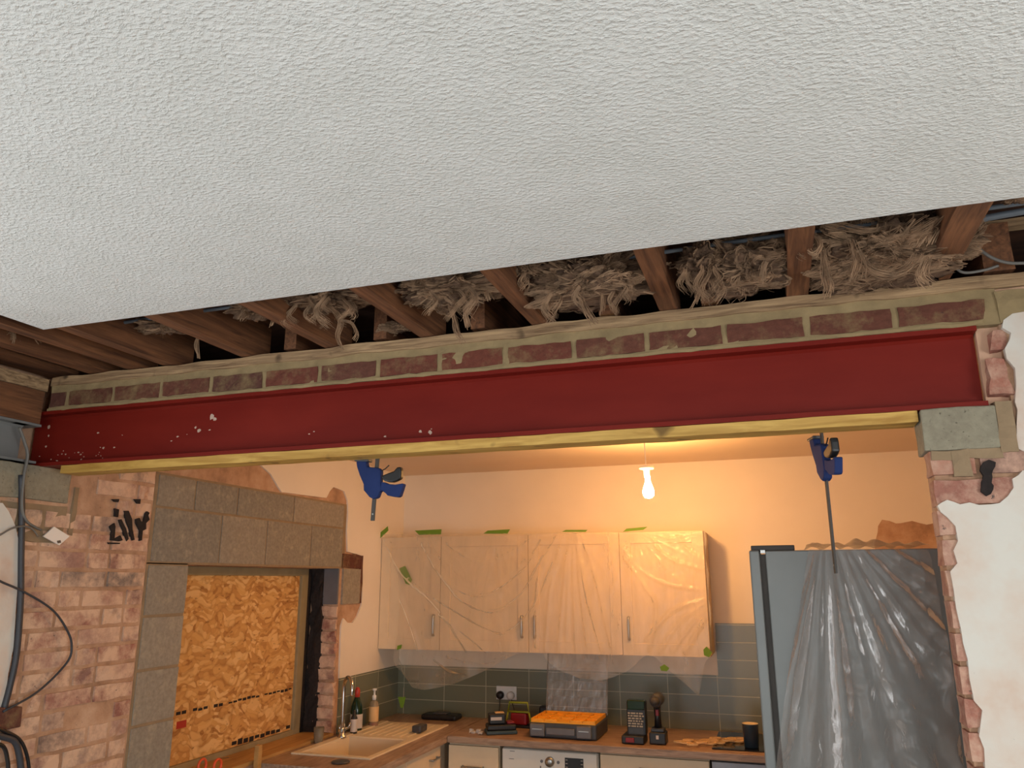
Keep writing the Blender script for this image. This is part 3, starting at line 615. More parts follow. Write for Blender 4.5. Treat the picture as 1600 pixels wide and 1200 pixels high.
# ================================================================== CLAMPS
def clamp(loc, rz, tilt, bar_len, lab):
    k = 1/3916.; r = thing('bar_clamp', lab, 'clamp', loc, 'blue bar clamps under the beam')
    def pr(name, poly, mat, t, bev=.003):
        b = MB(); b.prism([Vector(loc)+Vector(((x-430)*k, -t/2, -(y-190)*k)) for x, y in poly], (0, t, 0)); return b.build(name, mat, r, bev)
    pr('body', [(130, 220), (165, 195), (280, 200), (305, 285), (480, 300), (515, 335), (520, 480), (545, 600), (520, 620), (500, 690), (430, 715), (370, 685), (280, 600), (270, 520), (200, 400), (150, 290)], 'blue', .024, .005)
    pr('pad', [(110, 213), (112, 185), (330, 180), (325, 218)], 'dgrey', .032)
    pr('handle', [(520, 410), (620, 370), (700, 345), (745, 295), (800, 285), (812, 340), (815, 440), (760, 470), (700, 490), (630, 488), (560, 470)], 'black', .022, .005)
    pr('trigger', [(530, 490), (580, 492), (640, 515), (740, 522), (850, 505), (862, 520), (840, 600), (820, 670), (790, 685), (720, 680), (640, 665), (600, 630), (560, 605), (530, 600)], 'blue', .022, .005)
    b = MB(); L = Vector(loc); b.tube([L+Vector(((515-430)*k, 0, -(330-190)*k)), L+Vector(((555-430)*k, 0, -(312-190)*k)), L+Vector(((610-430)*k, 0, -(262-190)*k))], .002, 8); b.build('release_lever', 'black', r)
    b = MB(); b.box(L.x-.007, L.x+.007, L.y-.003, L.y+.003, L.z-bar_len, L.z+.075); bar = b.build('bar', 'steel' if 0 else 'fdark', r, .001)
    b = MB(); b.lathe((L.x, L.y-.004, L.z-bar_len+.022), [(.0028, 0), (.0028, .008)], 10, axis='Y'); b.build('stop_pin', 'steel', bar)
    b = MB(); b.box(L.x-.07, L.x+.01, L.y-.011, L.y+.011, L.z+.055, L.z+.078); b.build('fixed_jaw', 'blue', r, .003)
    r.rotation_euler = (0, tilt, rz); return r
c1 = px(590, 712, Y=2.345); c1.z = 2.222
clamp(c1, 0, math.radians(2.5), .205, 'blue bar clamp on the left of the beam, side on with handles spread')
c2 = px(1283, 672, Y=2.345); c2.z = 2.222
clamp(c2, math.radians(-74), math.radians(0), .385, 'blue bar clamp on the right, edge on, its long bar hanging over the fridge')
# ================================================================== KITCHEN
# pendant lamp
LX, LY = -.655, 4.28
pd = thing('pendant_lamp', 'bare warm glowing bulb on a short white cord from the kitchen ceiling', 'pendant lamp', (LX, LY, 2.602))
MB().lathe((LX, LY, 2.602), [(.052, 0), (.05, -.008), (.03, -.02), (.012, -.03), (.008, -.034)], 28).build('ceiling_rose', 'whitep', pd, 0, True)
MB().tube([(LX, LY, 2.575), (LX+.003, LY, 2.43)], .003, 8).build('cord', 'whitep', pd)
MB().lathe((LX+.005, LY, 2.425), [(.008, .012), (.038, .008), (.04, .004), (.04, -.008), (.018, -.01), (.016, -.05), (.013, -.056)], 28).build('lamp_holder', 'whitep', pd, 0, True)
MB().lathe((LX+.010, LY, 2.288), [(.0135, .088), (.014, .06), (.019, .045), (.028, .02), (.031, 0), (.028, -.016), (.018, -.028), (.004, -.032)], 32).build('bulb', 'bulb', pd, 0, True)
# wall cabinets: three carcasses, four doors
xs = [-2.658, -2.2, -1.572, -.96, -.43]; ZB, ZT, YF = 1.372, 2.12, 5.02
labs = ['single door wall cabinet at the left corner, under dust sheet', 'double door wall cabinet in the middle with paired handles, under dust sheet', 'single door wall cabinet at the right end, brightest lit, handle at its left']
for ci, (i0, i1, doors, hx) in enumerate([(0, 1, [(0, 1)], ['R']), (1, 3, [(1, 2), (2, 3)], ['R', 'L']), (3, 4, [(3, 4)], ['L'])]):
    a, c = xs[i0], xs[i1]; r = thing('wall_cabinet', labs[ci], 'cabinet', ((a+c)/2, 5.2, ZB), 'wall cabinets')
    MB().box(a+.001, c-.001, YF+.02, YK-.011, ZB+.002, ZT).build('carcass', 'cabside', r)
    for (d0, d1), h in zip(doors, hx):
        x0, x1 = xs[d0]+.002, xs[d1]-.002; w = .07
        b = MB(); b.box(x0, x1, YF+.007, YF+.02, ZB, ZT)
        b.box(x0, x0+w, YF, YF+.008, ZB, ZT); b.box(x1-w, x1, YF, YF+.008, ZB, ZT); b.box(x0+w, x1-w, YF, YF+.008, ZB, ZB+w); b.box(x0+w, x1-w, YF, YF+.008, ZT-w, ZT)
        dr = b.build('door', 'cab', r, .0012)
        hxx = x1-.042 if h == 'R' else x0+.042
        MB().tube([(hxx, YF, ZB+.095), (hxx, YF-.012, ZB+.095), (hxx, YF-.014, ZB+.11), (hxx, YF-.014, ZB+.21), (hxx, YF-.012, ZB+.225), (hxx, YF, ZB+.225)], .0085, 10).build('handle', 'steel', dr, 0, True)
# dust sheet taped over the cabinets
bot = [(612, 1040), (620, 1052), (630, 1074), (650, 1078), (675, 1074), (700, 1068), (730, 1057), (760, 1045), (785, 1032), (805, 1022), (830, 1019), (848, 1022), (852, 1030), (870, 1048), (900, 1060), (935, 1063), (955, 1058), (975, 1050), (990, 1040), (1000, 1030), (1012, 1022), (1025, 1028), (1040, 1046), (1060, 1062), (1089, 1087), (1095, 1060), (1101, 1035), (1108, 1028)]
left = [(836, 597), (870, 611), (900, 622), (940, 625), (980, 621), (1010, 618), (1030, 614), (1080, 628)]
anch = [(590, 838), (668, 834), (776, 834), (897, 830), (990, 830), (1100, 832), (1105, 1018), (620, 1012), (633, 900), (1037, 1044)]
AN = [px(x, y, Y=YF-.01) for x, y in anch]
YS = YF-.026
CR = [[(600, 842), (625, 890), (648, 915)], [(640, 905), (690, 955), (730, 1016)], [(660, 850), (700, 910), (760, 930), (820, 890), (846, 845)], [(690, 870), (730, 905), (780, 905), (828, 870), (850, 845)],
      [(690, 895), (720, 935), (770, 955), (815, 930), (850, 870)], [(688, 960), (740, 1000), (760, 1018)], [(700, 850), (750, 880), (800, 862), (835, 840)], [(620, 920), (640, 970), (655, 1016)], [(648, 915), (690, 940), (760, 980), (800, 985), (840, 940), (865, 880)],
      [(880, 838), (860, 920), (852, 1016)], [(890, 836), (880, 930), (872, 1016)], [(897, 835), (897, 920), (900, 1016)], [(903, 836), (915, 920), (940, 1016)], [(908, 836), (930, 900), (955, 1010)], [(870, 840), (842, 900), (838, 1010)], [(894, 836), (888, 900), (885, 1000)], [(900, 836), (908, 930), (918, 1010)],
      [(972, 856), (1000, 890), (1040, 912), (1098, 922)], [(1015, 835), (1040, 870), (1098, 890)], [(1098, 938), (1050, 955), (1010, 1000)], [(1099, 945), (1060, 975), (1030, 1018)], [(1100, 955), (1075, 985), (1050, 1018)], [(1100, 968), (1085, 995), (1070, 1020)], [(975, 870), (1010, 920), (1025, 950), (1015, 1016)], [(1060, 838), (1075, 860), (1098, 875)],
      [(625, 1030), (640, 1060), (700, 1060)], [(680, 1030), (700, 1045), (730, 1052)], [(700, 1025), (750, 1035), (800, 1025)], [(1050, 1050), (1070, 1065), (1089, 1085)]]
CRW = [[px(x, y, Y=YS) for x, y in c] for c in CR]; CRW = [curve(c, 5) for c in CRW]
CRA = [random.uniform(.005, .011) for _ in CRW]
def creases(p):
    d = 0
    for c, am in zip(CRW, CRA):
        best = 9
        for a, b_ in zip(c, c[1:]):
            ax, az = b_.x-a.x, b_.z-a.z; L = ax*ax+az*az; t = max(0, min(1, ((p.x-a.x)*ax+(p.z-a.z)*az)/L)); q = math.hypot(p.x-a.x-ax*t, p.z-a.z-az*t)
            if q < best: best = q
        if best < .05: d += am*math.exp(-(best/.011)**2)
    return d
def sheet(u, v):
    xr = 1099 + 9*v; yb0 = interp(bot, 612 + (xr-612)*u)
    y = 835 + (yb0-835)*v - 4*u*(1-v); xl = interp(left, y); x = xl + (1099+9*(y-835)/190-xl)*u
    p = px(x, y, Y=YS); d = 0
    for i, a in enumerate(AN[:6]):
        dx, dz = p.x-a.x, p.z-a.z; rr = math.hypot(dx, dz)+.05; th = math.atan2(dz, dx)
        d += math.exp(-rr*2.6)*(.5+.5*math.sin(th*(17+3*i)+i*1.7+rr*3))**5*.012
    d += .006*noise.noise(Vector((p.x*9+p.z*4, p.z*3, 1))) + .004*noise.noise(Vector((p.x*26, p.z*9, 4)))
    for cx, cz, w in ((-1.9, 2.32, .42), (-.68, 2.35, .5)):
        rr = math.hypot(p.x-cx, p.z-cz); d += .0035*math.sin(rr*46+noise.noise(p*4)*4)*math.exp(-((rr-w)/.22)**2)
    if p.z < ZB: d += .02*math.sin(p.x*21)*min(1, (ZB-p.z)*9)
    p.y -= d*.5 + creases(p); return p
sh = MB(); sh.grid(sheet, 300, 140)
dsh = tag(sh.build('dust_sheet', 'film', None, 0, True), 'clear plastic dust sheet taped over the cream wall cabinets', 'dust sheet')
# side wrap of the same sheet
b = MB(); b.grid(lambda u, v: Vector((-.424+.006*math.sin(v*14)*u, YS + u*.10, 2.12 - v*(.74-.25*u))), 12, 40); b.build('sheet_return', 'film', dsh, 0, True)
TP = [([(592, 843), (590, 836), (606, 822), (607, 829)], 'leftmost, tilted, at the cabinet corner'), ([(648, 829), (690, 827), (689, 835), (655, 836)], 'second from the left on the cabinet top edge'), ([(755, 834), (762, 829), (797, 827), (793, 834)], 'third from the left on the cabinet top edge'),
      ([(878, 831), (884, 828), (918, 828), (915, 831)], 'thin edge-on piece in the middle of the top edge'), ([(973, 831), (979, 826), (1012, 823), (1005, 828)], 'rightmost on the cabinet top edge, near the bulb'),
      ([(624, 888), (633, 884), (644, 906), (640, 914), (634, 912)], 'faint one stuck on the left door under the sheet'), ([(620, 1016), (621, 1009), (628, 1007), (627, 1013)], 'tiny one at the bottom left of the doors'),
      ([(1099, 1015), (1104, 1010), (1113, 1020), (1108, 1027), (1100, 1024)], 'bright piece at the bottom right cabinet corner'), ([(1031, 1042), (1038, 1038), (1046, 1044), (1042, 1049), (1033, 1048)], 'one under the right cabinet, on the hanging sheet'), ([(622, 1089), (634, 1089), (630, 1106), (626, 1106)], 'lime piece at the foot of the hanging sheet, on the tiles')]
for i, (poly, lab) in enumerate(TP):
    Y = YF-.031 if i not in (5, 9) else (YF-.008 if i == 5 else 5.02)
    if i < 5: Y = YF-.02
    P = [px(x, y, Y=Y) for x, y in poly]; tag(MB().prism(P, (0, -.0008, 0)).build('masking_tape', 'green'), 'green masking tape piece, ' + lab, 'tape', 'green tape holding the dust sheet')
MB().tube([px(631, 1074, Y=5.0), px(630, 1090, Y=5.02)], .002, 6).build('sheet_tail', 'film', dsh)
# ---- worktops
wt = tag(MB().box(-1.995, .10, 4.70, YK-.011, .87, .91).build('worktop', 'worktop', None, .004), 'walnut effect worktop along the back wall, carrying the tools', 'worktop')
# left worktop with sink cut-out
SX0, SX1, SY0, SY1 = -2.606, -2.12, 3.965, 5.015
b = MB(); b.box(-2.66, SX0+.02, 3.73, YK-.011, .87, .91); b.box(SX1-.02, -1.997, 3.73, YK-.011, .87, .91); b.box(SX0+.02, SX1-.02, 3.73, SY0+.02, .87, .91); b.box(SX0+.02, SX1-.02, SY1-.02, YK-.011, .87, .91)
tag(b.build('worktop', 'worktop2'), 'walnut effect worktop along the left wall, around the cream sink', 'worktop')
sk = thing('kitchen_sink', 'cream composite sink with drainer, set in the left worktop', 'sink', (-2.36, 4.5, .91))
b = MB(); BX0, BX1, BY0, BY1 = SX0+.05, SX1-.035, SY0+.035, 4.50; zt = .918
b.box(SX0, BX0, SY0, SY1, .905, zt); b.box(BX1, SX1, SY0, SY1, .905, zt); b.box(BX0, BX1, SY0, BY0, .905, zt); b.box(BX0, BX1, BY1, SY1, .898, zt-.004)
b.box(BX0, BX1, BY0, BY0+.006, .73, .91); b.box(BX0, BX1, BY1-.006, BY1, .73, .91); b.box(BX0, BX0+.006, BY0, BY1, .73, .91); b.box(BX1-.006, BX1, BY0, BY1, .73, .91); b.box(BX0, BX1, BY0, BY1, .725, .733)
b.build('basin', 'sink', sk, .003)
b = MB()
for i in range(7): 
    xx = BX0+.06+i*.05; b.box(xx-.006, xx+.006, 4.56, 4.95, zt-.004, zt+.001)
b.build('drainer_rib', 'sink', sk, .002)
MB().lathe(((BX0+BX1)/2, (BY0+BY1)/2, .733), [(.035, 0), (.03, .004), (.01, .003)], 20).build('waste', 'chrome', sk)
c = px(590, 1178, X=BX0+.3); MB().lathe((BX1-.008, 4.36, .875), [(.016, 0), (.012, -.004)], 16, axis='X').build('overflow', 'dgrey', sk)
tap = thing('mixer_tap', 'tall chrome swan neck mixer tap behind the cream sink', 'tap', (-2.565, 4.43, .918))
TX, TY = -2.565, 4.43
MB().lathe((TX, TY, .914), [(.028, 0), (.026, .01), (.018, .016), (.018, .05), (.014, .06)], 20).build('tap_base', 'chrome', tap, 0, True)
MB().tube(curve([(TX, TY, .95), (TX, TY, 1.10), (TX, TY, 1.20), (TX+.018, TY-.012, 1.245), (TX+.045, TY-.03, 1.26), (TX+.075, TY-.05, 1.245), (TX+.09, TY-.06, 1.20), (TX+.09, TY-.06, 1.16)], 8), .011, 14).build('spout', 'chrome', tap, 0, True)
for sgn in (-1, 1):
    lv = MB(); lv.tube([(TX, TY+sgn*.015, .955), (TX+.01, TY+sgn*.055, .962)], .009, 10); lv.tube([(TX+.01, TY+sgn*.055, .955), (TX+.02, TY+sgn*.06, .99)], [.006, .008], 10); lv.build('lever', 'chrome', tap, 0, True)
# bottles at the back of the sink
def at_top(x, y): return px(x, y, Z=.91)
def bottle(name, lab, cat, c, prof, mat, parts):
    r = thing(name, lab, cat, c); MB().lathe(c, prof, 24).build('bottle_body', mat, r, 0, True)
    for nm, pr, mt in parts: MB().lathe(c, pr, 24).build(nm, mt, r, 0, True)
    return r
c = Vector((-2.60, 4.66, .91))
bottle('wine_bottle', 'dark green bottle with red foil cap behind the sink', 'bottle', c, [(.036, 0), (.038, .005), (.038, .12), (.034, .15), (.018, .195), (.014, .21), (.014, .225)], 'bgreen',
       [('foil_cap', [(.0165, .19), (.0165, .225), (.017, .24), (.012, .255), (.004, .26)], 'redcap'), ('label', [(.0387, .02), (.0389, .022), (.0389, .10), (.0387, .102)], 'label')])
c = Vector((-2.565, 4.57, .91))
bottle('small_bottle', 'small dark bottle with white label, in front of the wine bottle', 'bottle', c, [(.02, 0), (.021, .004), (.021, .09), (.012, .11), (.009, .115), (.009, .135), (.006, .137)], 'black', [('label', [(.0213, .015), (.0215, .017), (.0215, .085), (.0213, .087)], 'label')])
c = Vector((-2.58, 4.85, .91))
bottle('soap_bottle', 'clear pump soap bottle with orange label beside the drainer', 'bottle', c, [(.03, 0), (.031, .004), (.031, .13), (.024, .15), (.011, .158), (.011, .17)], 'soap', [('label', [(.0315, .03), (.0317, .032), (.0317, .118), (.0315, .12)], 'card'), ('liquid', [(.029, .004), (.029, .02), (.028, .022)], 'orange'),
       ('pump', [(.013, .16), (.014, .185), (.006, .19), (.006, .215), (.014, .218), (.014, .228), (.004, .23)], 'whitep')])
c = Vector((-2.615, 4.52, .91))
bottle('small_bottle', 'little white bottle at the wall, left of the tap', 'bottle', c, [(.014, 0), (.015, .003), (.015, .06), (.01, .068), (.01, .085), (.006, .087)], 'whitep', [('label', [(.0153, .01), (.0154, .012), (.0154, .05), (.0153, .051)], 'label')])
c = Vector((-2.625, 4.27, .91)); rt = thing('drinking_glass', 'clear glass standing on the worktop under the boarded window', 'glass', c)
MB().lathe(c, [(.022, 0), (.026, .003), (.031, .085), (.029, .085), (.024, .006), (.004, .005)], 24).build('glass_body', 'soap', rt, 0, True)
c = Vector((-2.19, 4.72, .919)); sp = MB(); sp.rbox(c.x-.03, c.x+.03, c.y-.05, c.y+.05, c.z, c.z+.04, (4, 5, 3), .003, 20); tag(sp.build('scouring_sponge', 'dgrey', None, .008), 'dark scouring sponge on the drainer', 'sponge')
c = Vector((-2.235, 3.86, .912)); tag(MB().lathe(c, [(.045, 0), (.048, .003), (.045, .007), (.02, .008)], 20).build('sink_plug', 'dgrey'), 'dark round plug lying at the near edge of the sink', 'plug')
# base units
def handle_x(p, x0, x1, y, z): MB().tube([(x0, y, z), (x0, y-.02, z), (x0+.01, y-.024, z), (x1-.01, y-.024, z), (x1, y-.02, z), (x1, y, z)], .007, 10).build('handle', 'steel', p, 0, True)
YU = 4.725
u = thing('base_cabinet', 'cream base cabinet in the corner, left of the washing machine', 'cabinet', (-1.85, 5.0, 0))
MB().box(-1.997, -1.672, YU+.02, 5.34, .1, .868).build('carcass', 'cabside', u); d = MB().box(-1.995, -1.675, YU, YU+.018, .11, .855).build('door', 'cab', u, .002); handle_x(d, -1.9, -1.77, YU, .74)
wm = thing('washing_machine', 'white washing machine with dial and dark display under the worktop', 'washing machine', (-1.36, 5.0, 0))
MB().box(-1.655, -1.07, YU+.01, 5.3, .01, .86).build('body', 'white_app', wm, .012)
MB().box(-1.65, -1.075, YU-.004, YU+.012, .74, .857).build('control_panel', 'white_app', wm, .010, seg=3)
MB().lathe((-1.355, YU-.004, .80), [(.028, 0), (.026, -.016), (.004, -.017)], 28, axis='Y').build('dial', 'steel', wm, 0, True)
for x in (-1.405, -1.305): MB().lathe((x, YU-.004, .80), [(.009, 0), (.008, -.004), (.001, -.004)], 16, axis='Y').build('button', 'mgrey', wm)
dp = MB().box(-1.265, -1.155, YU-.007, YU-.003, .765, .828).build('display', 'black', wm, .002)
for x in (-1.26, -1.17):
    for i in range(3): MB().box(x, x+.012, YU-.0078, YU-.0068, .777+i*.019, .780+i*.019).build('display_mark', 'label', dp)
for q in ((-1.415, -1.408, .755, .775), (-1.60, -1.57, .842, .845), (-1.605, -1.575, .80, .803)): MB().box(q[0], q[1], YU-.0055, YU-.0035, q[2], q[3]).build('panel_mark', 'mgrey', wm)
MB().lathe((-1.36, YU+.01, .42), [(.18, 0), (.18, -.02), (.14, -.03), (.12, -.01), (.01, -.008)], 40, axis='Y').build('porthole_door', 'mgrey', wm, 0, True)
dw = thing('drawer_cabinet', 'cream drawer cabinet right of the washing machine', 'cabinet', (-.75, 5.0, 0))
MB().box(-1.06, -.448, YU+.02, 5.34, .1, .868).build('carcass', 'cabside', dw)
for z0, z1 in ((.70, .857), (.41, .695), (.11, .405)): d = MB().box(-1.057, -.45, YU, YU+.018, z0, z1).build('drawer', 'cab', dw, .002); handle_x(d, -.83, -.70, YU, z1-.06)
ov = thing('built_in_oven', 'steel grey oven under the hob, mostly behind the fridge', 'oven', (-.14, 5.0, 0))
MB().box(-.436, .10, YU+.01, 5.3, .12, .862).build('body', 'dgrey', ov); MB().box(-.436, .10, YU-.006, YU+.012, .73, .860).build('control_panel', 'oven', ov, .003)
MB().lathe((-.23, YU-.006, .79), [(.022, 0), (.02, -.02), (.003, -.021)], 24, axis='Y').build('dial', 'dgrey', ov, 0, True)
MB().box(-.436, .10, YU-.006, YU+.012, .15, .72).build('door', 'hob', ov, .003)
lu = thing('base_cabinet', 'cream cabinet run under the sink, side facing the left wall units', 'cabinet', (-2.3, 4.5, 0))
MB().box(-2.655, -2.055, 3.76, 5.34, .1, .70).box(-2.655, -2.055, 3.76, 3.778, .70, .868).box(-2.073, -2.055, 3.778, 5.34, .70, .868).build('carcass', 'cabside', lu)
for y0, y1 in ((3.765, 4.22), (4.225, 4.69)):
    d = MB().box(-2.052, -2.034, y0, y1, .11, .857).build('door', 'cab', lu, .002); ym = y1-.06
    MB().tube([(-2.034, ym-.1, .80), (-2.01, ym-.1, .80), (-2.01, ym, .80), (-2.034, ym, .80)], .006, 8).build('handle', 'steel', d)
# small post and snips in front of the window wall
c = px(402, 1185, Y=3.70); tag(MB().rbox(c.x-.012, c.x+.014, 3.69, 3.72, .0, 1.0, (1, 1, 6), .002).build('timber_post', 'sill'), 'thin timber upright at the near end of the left worktop', 'post')
sn = thing('tin_snips', 'orange handled snips hanging on the wall under the boarded window', 'snips', (XL+.02, 3.45, .85))
for k, x in enumerate((316, 340)):
    b = MB(); c = px(x, 1196, X=XL+.03); b.tube([c+Vector((0, math.cos(a*PI/8)*.027, math.sin(a*PI/8)*.028)) for a in range(17)], .006, 8, cap=False)
    b.tube([c+Vector((0, 0, -.028)), Vector((XL+.03, 3.46+.01*k, .86))], .007, 8); b.build('handle', 'orange', sn, 0, True)
b = MB(); b.prism([(XL+.026, 3.45, .88), (XL+.026, 3.48, .88), (XL+.026, 3.475, .76), (XL+.026, 3.463, .73), (XL+.026, 3.455, .76)], (.008, 0, 0)); b.build('blade', 'steel', sn)
MB().tube([(XL, 3.452, .985), (XL+.05, 3.452, .99)], .003, 8).build('hanging_nail', 'steel', sn)
# ---- socket and plugs
so = thing('double_socket', 'white double wall socket on the sage tiles', 'socket', (-1.835, YK-.014, 1.075))
MB().box(-1.908, -1.762, YK-.020, YK-.010, 1.035, 1.122).build('faceplate', 'whitep', so, .003)
for x in (-1.88, -1.79): MB().box(x-.007, x+.007, YK-.023, YK-.019, 1.098, 1.110).build('switch', 'whitep', so, .001)
for x, mt, lab in ((-1.875, 'black', 'black mains plug in the left side of the double socket'), (-1.80, 'whitep', 'white mains plug in the right side of the double socket')):
    pg = thing('mains_plug', lab, 'plug', (x, YK-.04, 1.065))
    MB().lathe((x, YK-.023, 1.065), [(.026, 0), (.026, -.02), (.018, -.03), (.004, -.031)], 20, axis='Y').build('plug_body', mt, pg, 0, True)
    MB().tube(curve([(x, YK-.04, 1.045), (x+.002, YK-.05, .99), (x+.01, YK-.10, .93), (x+.03, YK-.2, .918)] if mt == 'black' else [(x+.01, YK-.04, 1.04), (x+.014, YK-.042, 1.02), (x+.03, YK-.05, .98), (x+.04, YK-.09, .918)], 6), .0035, 8).build('cord', 'black', pg, 0, True)
# ---- things on the back worktop
Z0 = .911
c = Vector((-2.26, 5.22, Z0)); r = thing('flat_case', 'low black round-cornered case on the worktop in the corner', 'case', c)
MB().box(c.x-.13, c.x+.13, c.y-.06, c.y+.06, Z0, Z0+.035).build('case_body', 'black', r, .015, seg=3); MB().box(c.x-.05, c.x+.05, c.y-.04, c.y+.04, Z0+.035, Z0+.045).build('case_handle', 'dgrey', r, .004)
# battery charger
c = Vector((-1.71, 4.87, Z0)); r = thing('battery_charger', 'black power tool charger with teal base, left of the organiser', 'charger', c)
T = Matrix.Translation(c) @ Matrix.Rotation(math.radians(28), 4, 'Z')
MB().box(-.095, .095, -.06, .06, 0, .022, T=T).build('base', 'teal', r, .006); MB().box(-.09, .09, -.055, .055, .022, .055, T=T).build('charger_body', 'black', r, .01, seg=3)
q = thing('battery_pack', 'black slide battery standing in the charger, small pale label', 'battery', c + Vector((-.02, 0, .055)))
MB().box(-.075, .025, -.04, .045, .056, .115, T=T).build('pack_body', 'black', q, .008, seg=3); MB().box(-.068, .0, -.0415, -.0395, .080, .098, T=T).build('label', 'label', q); MB().box(-.035, .02, -.01, .035, .115, .119, T=T).build('terminal', 'card', q)
MB().box(.035, .08, -.03, .03, .055, .068, T=T).build('charge_light', 'dred', r, .004)
# debris left of it
b = MB()
for i, (dx, dy) in enumerate([(0, 0), (.03, .015), (.05, -.01), (-.02, .02)]): b.rbox(-1.88+dx, -1.855+dx, 4.80+dy, 4.82+dy, Z0, Z0+.012+.01*(i % 2), (2, 2, 2), .006, 60, .5, i)
tag(b.build('paper_scraps', 'label'), 'crumpled pale paper scraps left of the battery charger', 'paper', kind='stuff')
# laser level: lime frame, dark red body
c = Vector((-1.66, 5.10, Z0)); r = thing('line_laser', 'dark red tool with lime green guard frame behind the charger', 'laser level', c)
MB().box(c.x-.055, c.x+.055, c.y-.035, c.y+.035, Z0+.015, Z0+.09).build('tool_body', 'dred', r, .012, seg=3)
b = MB(); b.tube([(c.x-.07, c.y-.03, Z0+.095), (c.x-.06, c.y-.03, Z0+.15), (c.x+.06, c.y-.03, Z0+.15), (c.x+.07, c.y-.03, Z0+.095), (c.x-.07, c.y-.03, Z0+.095)], .007, 8); b.tube([(c.x-.085, c.y-.03, Z0+.02), (c.x-.07, c.y-.03, Z0+.095)], .006, 8); b.tube([(c.x+.085, c.y-.03, Z0+.02), (c.x+.07, c.y-.03, Z0+.095)], .006, 8)
b.build('guard_frame', 'lime', r, 0, True); MB().box(c.x-.08, c.x+.08, c.y-.04, c.y+.04, Z0, Z0+.016).build('tool_foot', 'black', r, .004)
c = Vector((-1.52, 5.20, Z0)); tag(MB().box(c.x-.035, c.x+.035, c.y-.03, c.y+.03, Z0, Z0+.12).build('camera_bag' if 0 else 'tool_pouch', 'black', None, .012), 'small black pouch against the tiles behind the yellow organiser', 'pouch')
# organiser case
O0, O1, OY0, OY1 = -1.505, -1.09, 4.80, 5.12
r = thing('organiser_case', 'dark grey organiser case with yellow trays and clear lid standing open', 'organiser case', ((O0+O1)/2, 4.95, Z0))
MB().box(O0, O1, OY0, OY1, Z0, Z0+.085).build('case_body', 'dgrey', r, .012, seg=3)
b = MB(); b.box(O0+.01, O1-.01, OY0+.008, OY1-.008, Z0+.082, Z0+.092)
for i in range(5):
    for j in range(3):
        x0 = O0+.015+i*.078; y0 = OY0+.015+j*.098
        if j == 0 and i in (2,): continue
        b.box(x0, x0+.073, y0, y0+.004, Z0+.09, Z0+.103); b.box(x0, x0+.004, y0, y0+.092, Z0+.09, Z0+.103)
b.box(O0+.01, O0+.016, OY0+.01, OY1-.01, Z0+.09, Z0+.106); b.box(O1-.016, O1-.01, OY0+.01, OY1-.01, Z0+.09, Z0+.106); b.box(O0+.01, O1-.01, OY1-.014, OY1-.008, Z0+.09, Z0+.106)
b.build('tray', 'yellow', r, .0015)
for x in (O0+.055, O1-.075):
    lt = MB().box(x-.045, x+.045, OY0-.018, OY0+.005, Z0+.01, Z0+.078).build('latch', 'mgrey', r, .006); MB().box(x-.03, x+.03, OY0-.021, OY0-.017, Z0+.048, Z0+.053).build('latch_edge', 'steel', lt)
MB().box(O0+.11, O1-.13, OY0-.014, OY0+.0, Z0+.022, Z0+.06).build('carry_handle', 'mgrey', r, .004)
b = MB(); lz0, lz1 = Z0+.09, 1.365
T = Matrix.Translation(Vector((0, OY1+.005, lz0))) @ Matrix.Rotation(math.radians(-9), 4, 'X')
def lb_(x0, x1, y0, y1, z0, z1): b.box(x0, x1, y0, y1, z0, z1, T=T)
LH = .40
lb_(O0+.02, O1, 0, .003, 0, LH); lb_(O0+.02, O0+.023, -.03, 0, 0, LH); lb_(O1-.003, O1, -.03, 0, 0, LH); lb_(O0+.02, O1, -.03, 0, LH-.003, LH)
for zz in (.10, .19, .27): lb_(O0+.05, O1-.03, -.006, 0, zz, zz+.004)
ld = b.build('lid', 'clear', r, .001)
MB().box(O1-.13, O1-.055, -.012, -.004, LH-.075, LH-.035, T=T).build('label', 'label', ld)
MB().box(O1-.15, O1-.03, -.018, -.012, LH-.10, LH-.012, T=T).build('lid_latch', 'clear', ld, .004)
# drill bit box and battery foot
c = Vector((-.86, 4.86, Z0)); r = thing('tool_case', 'upright black and green case with pale printing and red base front', 'tool case', c)
MB().box(-.915, -.805, 4.83, 4.90, Z0+.04, 1.135).build('case_body', 'black', r, .006, seg=3); MB().box(-.913, -.807, 4.828, 4.902, 1.085, 1.14).build('top_cover', 'bgreen', r, .008, seg=3)
MB().box(-.94, -.81, 4.77, 4.91, Z0, Z0+.045).build('battery_foot', 'black', r, .008, seg=3); MB().box(-.915, -.865, 4.765, 4.772, Z0+.01, Z0+.035).build('red_button', 'dred', r, .004)
b = MB(); rr = random.Random(8)
for i in range(6):
    x = -.908
    while x < -.825:
        w = rr.uniform(.008, .028); b.box(x, min(x+w, -.815), 4.8285, 4.831, 1.065-i*.014, 1.073-i*.014); x += w+.005
b.build('printed_text', 'text', r); MB().box(-.905, -.82, 4.8275, 4.831, .955, .99).build('grey_panel', 'dgrey', r)
